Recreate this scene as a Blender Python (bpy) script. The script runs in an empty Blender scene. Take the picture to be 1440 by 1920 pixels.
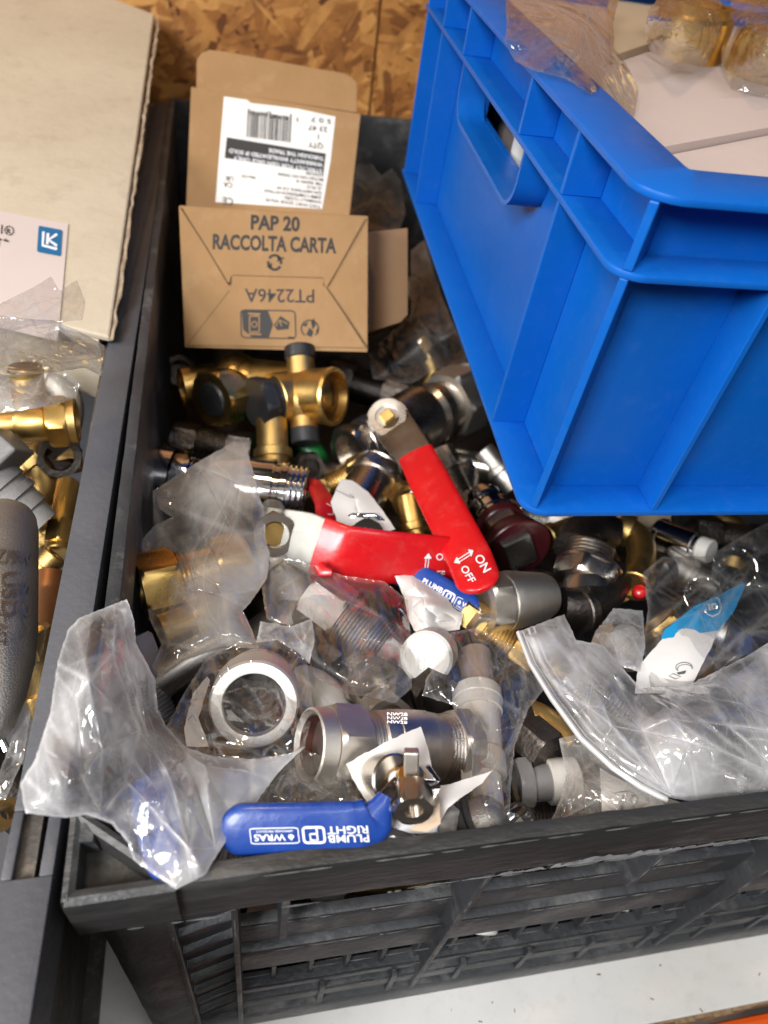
import bpy, bmesh, math, random
import numpy as np
from mathutils import Matrix, Vector
from mathutils.geometry import delaunay_2d_cdt
from mathutils.bvhtree import BVHTree
SC = bpy.context.scene
COL = SC.collection
rng = random.Random(7)
# ------------------------------------------------------------------ camera
# lengths below are centimetres measured from the camera; CZ lifts them above the shelf
S = 0.01
CZ = 41.3
F = 1331.0
def nrm(v):
    v = np.asarray(v, float); return v / np.linalg.norm(v)
_Z = -nrm([-245, 1308, 1331.]); _Y = np.array([-322, -1414, 1331.]); _Y = nrm(_Y - _Y @ _Z * _Z); _X = np.cross(_Y, _Z)
R = np.array([_X, _Y, _Z])
cam = bpy.data.cameras.new('camera'); co = bpy.data.objects.new('camera', cam); COL.objects.link(co)
m = np.eye(4); m[:3, 0] = R[:, 0]; m[:3, 1] = -R[:, 1]; m[:3, 2] = -R[:, 2]; m[2, 3] = CZ * S
co.matrix_world = Matrix(m.tolist())
cam.sensor_fit = 'VERTICAL'; cam.sensor_height = 36; cam.lens = F / 1920 * 36
cam.clip_start = 0.01; cam.clip_end = 50
cam.dof.use_dof = True; cam.dof.focus_distance = 0.25; cam.dof.aperture_fstop = 11
SC.camera = co
# ------------------------------------------------------------------ light
SC.view_settings.view_transform = 'Standard'; SC.view_settings.look = 'None'
SC.view_settings.exposure = 0.0; SC.view_settings.gamma = 1.0
SC.cycles.transparent_max_bounces = 40; SC.cycles.max_bounces = 8; SC.cycles.use_denoising = True
SC.cycles.sample_clamp_indirect = 4.0; SC.cycles.caustics_reflective = False; SC.cycles.caustics_refractive = False
wd = bpy.data.worlds.new('World'); SC.world = wd; wd.use_nodes = True
nt = wd.node_tree
bg = nt.nodes['Background']; bg.inputs[1].default_value = 1.0
_tc = nt.nodes.new('ShaderNodeTexCoord'); _ns = nt.nodes.new('ShaderNodeTexNoise'); _ns.inputs['Scale'].default_value = 2.2; _ns.inputs['Detail'].default_value = 2.0
_rp = nt.nodes.new('ShaderNodeValToRGB'); _e = _rp.color_ramp.elements      # dark surround with invented pale patches, added for the metals to reflect
_e[0].position = .42; _e[0].color = (.010, .009, .008, 1); _e[1].position = .68; _e[1].color = (.42, .37, .32, 1); _k = _rp.color_ramp.elements.new(.56); _k.color = (.05, .043, .037, 1)
nt.links.new(_tc.outputs['Generated'], _ns.inputs['Vector']); nt.links.new(_ns.outputs[0], _rp.inputs[0]); nt.links.new(_rp.outputs[0], bg.inputs[0])
def area(name, loc, target, size, power, col, sy=None):
    l = bpy.data.lights.new(name, 'AREA'); l.energy = power; l.color = col; l.size = size * S
    if sy: l.shape = 'RECTANGLE'; l.size_y = sy * S
    o = bpy.data.objects.new(name, l); COL.objects.link(o)
    p = Vector((loc[0], loc[1], loc[2] + CZ)) * S; t = Vector((target[0], target[1], target[2] + CZ)) * S
    o.location = p; o.rotation_euler = (t - p).to_track_quat('-Z', 'Y').to_euler()
area('key_lamp', (-115, 0, 42), (5, 25, -20), 36, 12.5, (1, 0.93, 0.86))
area('front_lamp', (-46, -38, 46), (4, 8, -25), 30, 12.5, (0.97, 0.985, 1.0))
area('tube_lamp', (25, -30, 80), (6, 10, -25), 60, 3.0, (0.97, 0.985, 1.0), 4)
area('warm_lamp', (-25, 30, 130), (0, 55, -20), 10, 4.5, (1, 0.70, 0.42))
# ------------------------------------------------------------------ helpers
def ray(px, py): return R @ np.array([px - 720., py - 960., F])
def V(px, py, w): return ray(px, py) * (w / F)                 # point at forward depth w
def P(px, py, z):
    r = ray(px, py); return r * (z / r[2])                      # point on the level z
def zc(px, py): return np.interp(py, [660, 800, 1000, 1200, 1500], [-27, -26, -25, -23.5, -21.5])
def A(px, py, dz=0.0): return P(px, py, zc(px, py) + dz)        # point over the heap's mean surface
def wof(p): return float(R[:, 2] @ p)
def cm(px, p): return px * wof(p) / F                           # pixels to cm at that depth
def hit(px, py, p0, n):
    r = ray(px, py); return r * (np.dot(p0, n) / np.dot(r, n))
def world(v): return (np.asarray(v, float) + np.array([0, 0, CZ])) * S
OFF = {}
class Thing:
    pass
def thing(name, label, cat, at, group=None):
    o = bpy.data.objects.new(name, None); o.empty_display_size = 0.01; COL.objects.link(o)
    w = world(at); o.location = w; OFF[o.name] = w
    o['label'] = label; o['category'] = cat
    if group: o['group'] = group
    return o
def tag(o, label, cat, group=None):
    o['label'] = label; o['category'] = cat
    if group: o['group'] = group
    return o
class MB:
    def __init__(s): s.v = []; s.f = []; s.attr = {}
    def add(s, v, f):
        n = len(s.v); s.v.extend([tuple(map(float, p)) for p in v]); s.f.extend([tuple(i + n for i in q) for q in f]); return n
    def box(s, lo, hi, ax=None, o=None):
        lo = np.array(lo, float); hi = np.array(hi, float)
        c = np.array([[x, y, z] for x in (lo[0], hi[0]) for y in (lo[1], hi[1]) for z in (lo[2], hi[2])])
        if ax is not None: c = np.asarray(o) + c @ np.asarray(ax)
        s.add(c, [(0, 1, 3, 2), (4, 6, 7, 5), (0, 4, 5, 1), (2, 3, 7, 6), (0, 2, 6, 4), (1, 5, 7, 3)])
    def hexa(s, c):   # 8 corners: bottom loop 0-3, top loop 4-7
        s.add(c, [(0, 3, 2, 1), (4, 5, 6, 7), (0, 1, 5, 4), (1, 2, 6, 5), (2, 3, 7, 6), (3, 0, 4, 7)])
    def lathe(s, a, d, prof, seg=48, phase=0.0, up=None):
        # prof: (t, r) round ring or (t, r, cap) hexagon of corner radius r cut by the circle cap
        a = np.asarray(a, float); d = nrm(d)
        u = np.cross(d, [0, 0, 1.] if abs(d[2]) < .9 else [1., 0, 0]) if up is None else np.asarray(up) - np.dot(up, d) * d
        u = nrm(u); w = np.cross(d, u)
        th = np.arange(seg) * 2 * math.pi / seg
        rings = []; vs = []
        for p in prof:
            t, r = p[0], p[1]
            if r <= 1e-6: vs.append([a + d * t]); continue
            rr = np.full(seg, r)
            if len(p) > 2:
                q = (th % (math.pi / 3)) - math.pi / 6
                rr = np.minimum(r * math.cos(math.pi / 6) / np.cos(q), p[2] if p[2] else 1e9)
            vs.append(a + d * t + np.outer(rr * np.cos(th + phase), u) + np.outer(rr * np.sin(th + phase), w))
        n0 = len(s.v)
        for ring in vs:
            st = len(s.v); s.v.extend([tuple(map(float, q)) for q in ring]); rings.append((st, len(ring)))
        for (i, n), (j, k) in zip(rings[:-1], rings[1:]):
            for q in range(seg):
                q2 = (q + 1) % seg
                if n == 1 and k == 1: break
                if n == 1: s.f.append((i, j + q2, j + q))
                elif k == 1: s.f.append((i + q, i + q2, j))
                else: s.f.append((i + q, i + q2, j + q2, j + q))
    def tube(s, pts, r, seg=8):
        pts = [np.asarray(p, float) for p in pts]; n = len(pts)
        if np.isscalar(r): r = [r] * n
        up = np.array([.3, .2, .93]); base = []
        for i, p in enumerate(pts):
            d = nrm(pts[min(i + 1, n - 1)] - pts[max(i - 1, 0)])
            u = nrm(np.cross(d, up)); w = np.cross(u, d)
            base.append([p + r[i] * (math.cos(2 * math.pi * k / seg) * u + math.sin(2 * math.pi * k / seg) * w) for k in range(seg)])
        f = []
        for i in range(n - 1):
            for k in range(seg):
                k2 = (k + 1) % seg; f.append((i * seg + k, i * seg + k2, (i + 1) * seg + k2, (i + 1) * seg + k))
        f.append(tuple(range(seg))[::-1]); f.append(tuple((n - 1) * seg + k for k in range(seg)))
        s.add([q for b in base for q in b], f)
    def strap(s, pts, wid, nor, th, dome=0.0, e=4.0, seg=20):
        # a bar with a rounded cross section swept along pts; dome lifts its middle
        pts = [np.asarray(p, float) for p in pts]; n = len(pts); vs = []
        for i, p in enumerate(pts):
            d = nrm(pts[min(i + 1, n - 1)] - pts[max(i - 1, 0)]); nn = nor[i] if isinstance(nor, list) else nor
            nn = nrm(np.asarray(nn) - np.dot(nn, d) * d); sd = np.cross(d, nn)
            t = th[i] if isinstance(th, list) else th
            for k in range(seg):
                a = 2 * math.pi * k / seg; c, q = math.cos(a), math.sin(a)
                x = math.copysign(abs(c) ** (2 / e), c); y = math.copysign(abs(q) ** (2 / 2.6), q)
                vs.append(p + sd * x * wid[i] / 2 + nn * (y * t / 2 + dome * (1 - x * x)))
        f = []
        for i in range(n - 1):
            for k in range(seg):
                k2 = (k + 1) % seg; f.append((i * seg + k, i * seg + k2, (i + 1) * seg + k2, (i + 1) * seg + k))
        f.append(tuple(range(seg))[::-1]); f.append(tuple((n - 1) * seg + k for k in range(seg)))
        s.add(vs, f)
    def slab(s, poly, n, th):      # planar polygon thickened along -n
        poly = [np.asarray(p, float) for p in poly]; k = len(poly); n = np.asarray(n, float)
        vs = poly + [p - n * th for p in poly]
        s.add(vs, [tuple(range(k)), tuple(range(2 * k - 1, k - 1, -1))] + [(i, i + k, (i + 1) % k + k, (i + 1) % k) for i in range(k)])
    def build(s, name, mat, parent=None, smooth=True, sharp=32, bevel=0.0, recalc=True):
        off = OFF[parent.name] if parent is not None else np.zeros(3)
        me = bpy.data.meshes.new(name)
        v = (np.array(s.v) + np.array([0, 0, CZ])) * S
        if parent is None: off = np.array([(v[:, 0].min() + v[:, 0].max()) / 2, (v[:, 1].min() + v[:, 1].max()) / 2, v[:, 2].min()])
        me.from_pydata((v - off).tolist(), [], s.f)
        for k, a in s.attr.items():
            at = me.attributes.new(k, 'FLOAT', 'POINT'); at.data.foreach_set('value', np.asarray(a, np.float32))
        if recalc or bevel:
            bm = bmesh.new(); bm.from_mesh(me)
            if recalc: bmesh.ops.recalc_face_normals(bm, faces=bm.faces)
            if bevel:
                ed = [e for e in bm.edges if len(e.link_faces) == 2 and e.calc_face_angle(0) > .5]
                bmesh.ops.bevel(bm, geom=ed, offset=bevel * S, segments=2, profile=.5, affect='EDGES', clamp_overlap=True)
            bm.to_mesh(me); bm.free()
        if smooth:
            me.shade_smooth()
            if sharp: me.set_sharp_from_angle(angle=math.radians(sharp))
        o = bpy.data.objects.new(name, me); COL.objects.link(o); me.materials.append(mat)
        OFF[o.name] = off
        if parent is None: o.location = off
        else: o.parent = parent
        return o
# ------------------------------------------------------------------ materials
def lin(r, g, b): return tuple(((c / 255 / 12.92) if c / 255 <= .04045 else ((c / 255 + .055) / 1.055) ** 2.4) for c in (r, g, b))
def mat(name, col, rough=.5, metal=0., col2=None, nscale=8., bump=0., bscale=60., rvar=0., coat=0., dust=None, dscale=14., damt=.5, spec=.5, stretch=None, sheen=0., trans=0.):
    M = bpy.data.materials.new(name); M.use_nodes = True; N = M.node_tree.nodes; L = M.node_tree.links
    b = N['Principled BSDF']; b.inputs['Base Color'].default_value = (*col, 1); b.inputs['Roughness'].default_value = rough
    b.inputs['Metallic'].default_value = metal; b.inputs['Coat Weight'].default_value = coat; b.inputs['Coat Roughness'].default_value = .12
    b.inputs['Specular IOR Level'].default_value = spec
    if trans: b.inputs['Transmission Weight'].default_value = trans
    tc = N.new('ShaderNodeTexCoord'); vec = tc.outputs['Object']
    if stretch:
        mp = N.new('ShaderNodeMapping'); mp.inputs['Scale'].default_value = stretch; L.new(vec, mp.inputs[0]); vec = mp.outputs[0]
    def noise(sc, det=5., ro=.6):
        n = N.new('ShaderNodeTexNoise'); n.inputs['Scale'].default_value = sc; n.inputs['Detail'].default_value = det; n.inputs['Roughness'].default_value = ro
        L.new(vec, n.inputs['Vector']); return n
    cur = None
    if col2 is not None:
        n = noise(nscale); r = N.new('ShaderNodeValToRGB'); r.color_ramp.elements[0].position = .35; r.color_ramp.elements[1].position = .68
        r.color_ramp.elements[0].color = (*col, 1); r.color_ramp.elements[1].color = (*col2, 1)
        L.new(n.outputs[0], r.inputs[0]); cur = r.outputs[0]
    if dust is not None:
        n = noise(dscale, 9., .72); r = N.new('ShaderNodeMapRange'); r.inputs[1].default_value = .52; r.inputs[2].default_value = .72; r.inputs[4].default_value = damt
        L.new(n.outputs[0], r.inputs[0]); mx = N.new('ShaderNodeMix'); mx.data_type = 'RGBA'
        L.new(r.outputs[0], mx.inputs[0]); mx.inputs[7].default_value = (*dust, 1)
        if cur: L.new(cur, mx.inputs[6])
        else: mx.inputs[6].default_value = (*col, 1)
        cur = mx.outputs[2]
    if cur: L.new(cur, b.inputs['Base Color'])
    if rvar:
        n = noise(30., 6.); r = N.new('ShaderNodeMapRange'); r.inputs[1].default_value = .3; r.inputs[2].default_value = .7
        r.inputs[3].default_value = max(.02, rough - rvar); r.inputs[4].default_value = rough + rvar
        L.new(n.outputs[0], r.inputs[0]); L.new(r.outputs[0], b.inputs['Roughness'])
    if bump:
        n = noise(bscale, 4.); bp = N.new('ShaderNodeBump'); bp.inputs['Strength'].default_value = bump; bp.inputs['Distance'].default_value = .002
        L.new(n.outputs[0], bp.inputs['Height']); L.new(bp.outputs[0], b.inputs['Normal'])
    return M
nickel = mat('nickel_plate', (.62, .57, .51), .28, 1., (.50, .44, .38), 40., .05, 3500., .08)
satin = mat('satin_nickel', (.80, .76, .70), .42, 1., (.64, .59, .52), 60., .22, 3600., .06)
stained = mat('stained_nickel', (.80, .77, .73), .30, 1., (.58, .45, .37), 45., .22, 3200., .1)
bright = mat('bright_nickel', (.84, .81, .76), .42, .75, (.74, .70, .64), 60., .25, 3400., .06)
chrome = mat('chrome', (.78, .78, .80), .09, 1., None, 8, 0, 60, .05)
brass = mat('brass', (.80, .55, .20), .32, 1., (.58, .36, .11), 45., .07, 3000., .1)
brass2 = mat('raw_brass', (.66, .45, .17), .42, 1., (.42, .26, .09), 35., .12, 2200., .12)
copper = mat('copper', (.58, .27, .12), .4, 1., (.4, .17, .07), 30.)
steel = mat('zinc_steel', (.46, .45, .42), .34, 1., (.34, .33, .30), 45., .12, 2600., .14)
darkmetal = mat('dark_metal', (.16, .14, .13), .42, 1., (.08, .07, .06), 40., .3, 400., .1)
lead = mat('cast_metal', (.40, .39, .38), .40, .85, (.30, .29, .28), 40., .3, 1600., .12)
redv = mat('red_vinyl', (.60, .006, .010), .33, 0., (.46, .006, .01), 25., .10, 160., .12, .25, (.62, .10, .09), 110., .35)
bluev = mat('blue_vinyl', (.008, .045, .26), .38, 0., (.012, .055, .30), 30., .10, 170., .1, .15, (.10, .15, .33), 110., .35)
blackp = mat('crate_black_plastic', (.030, .0315, .035), .45, 0., (.052, .054, .058), 30., .25, 260., .12, 0., (.23, .225, .215), 34., .62, .4)
scuffp = mat('scuffed_black_plastic', (.020, .020, .021), .40, 0., (.034, .034, .034), 22., .3, 200., .12, 0., (.26, .25, .24), 18., .34, .45, (.5, 1.6, 1.6))
greyp = mat('grey_crate_plastic', (.075, .079, .092), .45, 0., (.088, .090, .100), 16., .15, 380., .1, 0., (.16, .15, .14), 50., .22)
dustyp = mat('dusty_grey_plastic', (.085, .075, .066), .6, 0., (.06, .053, .048), 30., .3, 500., .1, 0., (.30, .24, .17), 130., .6)
bluep = mat('blue_crate_plastic', (.002, .105, .46), .40, 0., (.003, .115, .49), 7., .05, 500., .12, 0., (.06, .17, .48), 170., .16, .35)
card = mat('brown_cardboard', (.30, .175, .078), .78, 0., (.36, .214, .10), 16., .22, 220., 0., 0., (.46, .31, .18), 40., .35, .25, (1, 1, 1))
gapshade = mat('shaded_card_gap', (.07, .042, .022), .9)
cardin = mat('dark_cardboard', (.30, .18, .10), .85, 0., (.34, .21, .12), 18., .15, 160., 0., 0., None, 14, .5, .2)
cream = mat('cream_carton', (.50, .43, .325), .55, 0., (.57, .50, .39), 9., .22, 110., .05, 0., (.36, .30, .22), 60., .45, .35)
kraftedge = mat('worn_board_edge', (.25, .18, .12), .9, 0., (.45, .36, .26), 60., .5, 300.)
pink = mat('pale_pink_board', (.56, .455, .42), .6, 0., (.60, .49, .455), 9., .08, 120., 0., 0., None, 14, .5, .3)
paper = mat('white_paper', (.78, .77, .75), .55, 0., (.72, .70, .67), 14., .15, 80., 0., 0., None, 14, .5, .3)
lilac = mat('pale_label_paper', (.57, .49, .465), .42, 0., (.60, .52, .495), 9., .05, 100., 0., 0., None, 14, .5, .35)
whitep = mat('white_plastic', (.62, .61, .58), .38, 0., (.52, .48, .42), 45., .1, 90.)
milkp = mat('milky_plastic', (.66, .62, .56), .34, 0., (.72, .69, .64), 18., .1, 90.)
greyplas = mat('grey_plastic', (.20, .19, .19), .5, 0., (.27, .26, .25), 20., .2, 200.)
rubber = mat('black_rubber', (.018, .019, .021), .42, 0., (.03, .031, .033), 30., .15, 200., .08)
maroon = mat('maroon_plastic', (.065, .008, .011), .35, 0., (.045, .006, .008), 30.)
greenp = mat('green_plastic', (.01, .16, .03), .4)
ink = mat('black_ink', (.015, .014, .014), .6); whiteink = mat('white_ink', (.78, .80, .84), .5)
greyink = mat('grey_ink', (.10, .10, .11), .6); lkblue = mat('label_blue', (.008, .13, .30), .45)
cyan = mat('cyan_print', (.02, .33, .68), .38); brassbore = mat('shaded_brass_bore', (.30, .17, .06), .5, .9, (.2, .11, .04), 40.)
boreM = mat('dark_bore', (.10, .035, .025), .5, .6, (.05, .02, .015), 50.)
shelfM = mat('white_melamine', (.80, .78, .75), .42, 0., (.70, .67, .62), 6., .05, 200., 0., 0., (.35, .30, .25), 120., .18)
orangeM = mat('orange_paint', (.82, .11, .012), .35, 0., (.75, .10, .012), 20.); chip = mat('chipboard_edge', (.35, .23, .12), .85, 0., (.18, .11, .06), 200., .5, 500.)
def film_mat(name, haze=.12, gloss=.9, rough=.1, tint=(.93, .93, .94), crease=.5, bscale=70.):
    M = bpy.data.materials.new(name); M.use_nodes = True; N = M.node_tree.nodes; L = M.node_tree.links
    for n in list(N): N.remove(n)
    out = N.new('ShaderNodeOutputMaterial')
    tr = N.new('ShaderNodeBsdfTransparent'); tr.inputs[0].default_value = (.975, .972, .968, 1)
    df = N.new('ShaderNodeBsdfDiffuse'); df.inputs[0].default_value = (*tint, 1)
    tl = N.new('ShaderNodeBsdfTranslucent'); tl.inputs[0].default_value = (*tint, 1)
    gl = N.new('ShaderNodeBsdfGlossy'); gl.inputs['Roughness'].default_value = rough * .7; gl.inputs[0].default_value = (1, 1, 1, 1)
    tc = N.new('ShaderNodeTexCoord')
    def math_(op, x, y=None, z=None, clamp=False):
        n = N.new('ShaderNodeMath'); n.operation = op; n.use_clamp = clamp
        for i, v in enumerate((x, y, z)):
            if v is None: continue
            if isinstance(v, (int, float)): n.inputs[i].default_value = v
            else: L.new(v, n.inputs[i])
        return n.outputs[0]
    def ridge(sc, rot, width, det=3.):       # thin wandering fold lines
        mp = N.new('ShaderNodeMapping'); mp.inputs['Rotation'].default_value = rot; mp.inputs['Scale'].default_value = (1, .38, .6); L.new(tc.outputs['Object'], mp.inputs[0])
        n = N.new('ShaderNodeTexNoise'); n.inputs['Scale'].default_value = sc; n.inputs['Detail'].default_value = det; n.inputs['Roughness'].default_value = .45; n.inputs['Distortion'].default_value = .5
        L.new(mp.outputs[0], n.inputs['Vector']); d = math_('ABSOLUTE', math_('SUBTRACT', n.outputs[0], .5))
        r = N.new('ShaderNodeMapRange'); r.interpolation_type = 'SMOOTHSTEP'; r.inputs[1].default_value = 0; r.inputs[2].default_value = width; r.inputs[3].default_value = 1; r.inputs[4].default_value = 0; L.new(d, r.inputs[0]); return r.outputs[0], d
    l1, d1 = ridge(bscale * .42, (.3, .2, .6), .011, 2.); l2, d2 = ridge(bscale * .8, (.9, .5, 2.1), .010, 2.)
    hgt = math_('ADD', math_('MINIMUM', d1, .10), math_('MULTIPLY', math_('MINIMUM', d2, .08), .6))
    bp = N.new('ShaderNodeBump'); bp.inputs['Strength'].default_value = .8; bp.inputs['Distance'].default_value = .014; L.new(hgt, bp.inputs['Height'])
    L.new(bp.outputs[0], gl.inputs['Normal'])
    at = N.new('ShaderNodeAttribute'); at.attribute_name = 'crease'
    n2 = N.new('ShaderNodeTexNoise'); n2.inputs['Scale'].default_value = 28; n2.inputs['Detail'].default_value = 5; L.new(tc.outputs['Object'], n2.inputs['Vector'])
    mr = N.new('ShaderNodeMapRange'); mr.inputs[1].default_value = .38; mr.inputs[2].default_value = .68; mr.inputs[3].default_value = .2; mr.inputs[4].default_value = 1.8; L.new(n2.outputs[0], mr.inputs[0])
    base = math_('MULTIPLY', mr.outputs[0], haze)
    lines = math_('MULTIPLY', math_('ADD', l1, math_('MULTIPLY', l2, .6)), crease * .20)
    sm = math_('ADD', math_('ADD', base, lines), math_('MULTIPLY', at.outputs['Fac'], crease * .7), None, True)
    class _o: outputs = [sm]
    mm = _o
    m0 = N.new('ShaderNodeMixShader'); m0.inputs[0].default_value = .45; L.new(df.outputs[0], m0.inputs[1]); L.new(tl.outputs[0], m0.inputs[2])
    m1 = N.new('ShaderNodeMixShader'); L.new(mm.outputs[0], m1.inputs[0]); L.new(tr.outputs[0], m1.inputs[1]); L.new(m0.outputs[0], m1.inputs[2])
    lw = N.new('ShaderNodeLayerWeight'); lw.inputs[0].default_value = .5; L.new(bp.outputs[0], lw.inputs['Normal'])
    pw = N.new('ShaderNodeMath'); pw.operation = 'POWER'; pw.inputs[1].default_value = 3.5; L.new(lw.outputs['Facing'], pw.inputs[0])
    fm = N.new('ShaderNodeMath'); fm.operation = 'MULTIPLY_ADD'; fm.inputs[1].default_value = .30 * gloss; fm.inputs[2].default_value = .06 * gloss; fm.use_clamp = True; L.new(pw.outputs[0], fm.inputs[0])
    m2 = N.new('ShaderNodeMixShader'); L.new(fm.outputs[0], m2.inputs[0]); L.new(m1.outputs[0], m2.inputs[1]); L.new(gl.outputs[0], m2.inputs[2])
    L.new(m2.outputs[0], out.inputs[0]); return M
filmC = film_mat('clear_film', .025, 1.7, .08, (.92, .91, .89), .30)
filmW = film_mat('hazy_film', .40, 1.3, .12, (.97, .97, .98), .75)
filmT = film_mat('tight_clear_film', .01, 1.9, .07, (.95, .92, .88), .12)
filmM = film_mat('milky_film', .27, 1.4, .12, (.92, .88, .82), .5)
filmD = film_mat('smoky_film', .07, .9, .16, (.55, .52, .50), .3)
# ------------------------------------------------------------------ print (lettering, marks)
_TX = {}
def glyphs(txt, bold=0.0):
    k = (txt, bold)
    if k not in _TX:
        c = bpy.data.curves.new('t', 'FONT'); c.body = txt; c.offset = bold; c.resolution_u = 3
        o = bpy.data.objects.new('t', c); COL.objects.link(o)
        dg = bpy.context.evaluated_depsgraph_get(); dg.update()
        me = bpy.data.meshes.new_from_object(o.evaluated_get(dg))
        v = np.array([tuple(q.co)[:2] for q in me.vertices]).reshape(-1, 2); f = [tuple(p.vertices) for p in me.polygons]
        bpy.data.objects.remove(o); bpy.data.curves.remove(c); bpy.data.meshes.remove(me)
        _TX[k] = (v, f)
    return _TX[k]
def square(n, a, b):
    d = nrm(np.asarray(b) - np.asarray(a)); n = np.asarray(n); return nrm(n - (n @ d) * d)
class Ink:
    """marks laid on a plane; places are given in photo pixels of that plane"""
    def __init__(s, p0, n, lift=.03, onto=None, off=.035):
        s.p0 = np.asarray(p0) + np.asarray(n) * lift; s.n = np.asarray(n); s.mb = MB(); s.off = off; s.bvh = None
        if onto is not None:      # marks that follow a curved face
            o_ = OFF[onto.name]; s.bvh = BVHTree.FromPolygons([tuple(np.array(v.co) + o_) for v in onto.data.vertices], [tuple(q.vertices) for q in onto.data.polygons])
    def p(s, x, y):
        if s.bvh is not None:
            r = ray(x, y); h_ = s.bvh.ray_cast(Vector((0, 0, CZ * S)), Vector(nrm(r)))
            if h_[0] is not None:
                n_ = np.array(h_[1]); n_ = n_ if n_ @ r < 0 else -n_
                return np.array(h_[0]) / S - np.array([0, 0, CZ]) + n_ * s.off
        return hit(x, y, s.p0, s.n)
    def text(s, txt, o, ex, ey, bold=0.0, width=None, center=False):
        v, f = glyphs(txt, bold)
        if not len(v): return
        v = v.copy(); v[:, 1] /= .70; x0, x1 = v[:, 0].min(), v[:, 0].max()
        ex = np.array(ex, float); ey = np.array(ey, float)
        if width: k = width / (x1 - x0) / np.linalg.norm(ex)
        else: k = np.linalg.norm(ey) / .70 / np.linalg.norm(ex)
        vx = (v[:, 0] - x0 - (0.5 * (x1 - x0) if center else 0)) * k
        q = np.array(o) + np.outer(vx, ex) + np.outer(v[:, 1], ey)
        s.mb.add([s.p(*a) for a in q], f)
    def poly(s, pts): s.mb.add([s.p(*a) for a in pts], [tuple(range(len(pts)))])
    def line(s, pts, w, closed=False):
        pts = [np.array(p, float) for p in pts]; n = len(pts); q = []
        for i in range(n):
            a = pts[i - 1] if (i or closed) else pts[i]; b = pts[(i + 1) % n] if (i < n - 1 or closed) else pts[i]
            d = b - a; d /= np.linalg.norm(d) + 1e-9; t = np.array([-d[1], d[0]]) * w / 2; q += [pts[i] + t, pts[i] - t]
        m_ = n if closed else n - 1
        s.mb.add([s.p(*a) for a in q], [(2 * i, 2 * i + 1, (2 * i + 3) % (2 * n), (2 * i + 2) % (2 * n)) for i in range(m_)])
    def disc(s, c, ex, ey, k=20, a0=0., a1=2 * math.pi): s.poly([np.array(c) + math.cos(a) * np.array(ex) + math.sin(a) * np.array(ey) for a in np.linspace(a0, a1, k, endpoint=False)])
    def ring(s, c, ex, ey, w, k=24, a0=0., a1=2 * math.pi):
        full = a1 - a0 > 6.28
        s.line([np.array(c) + math.cos(a) * np.array(ex) + math.sin(a) * np.array(ey) for a in np.linspace(a0, a1, k, endpoint=not full)], w, full)
    def done(s, name, mt, parent): return s.mb.build(name, mt, parent, smooth=False, recalc=False)
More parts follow.
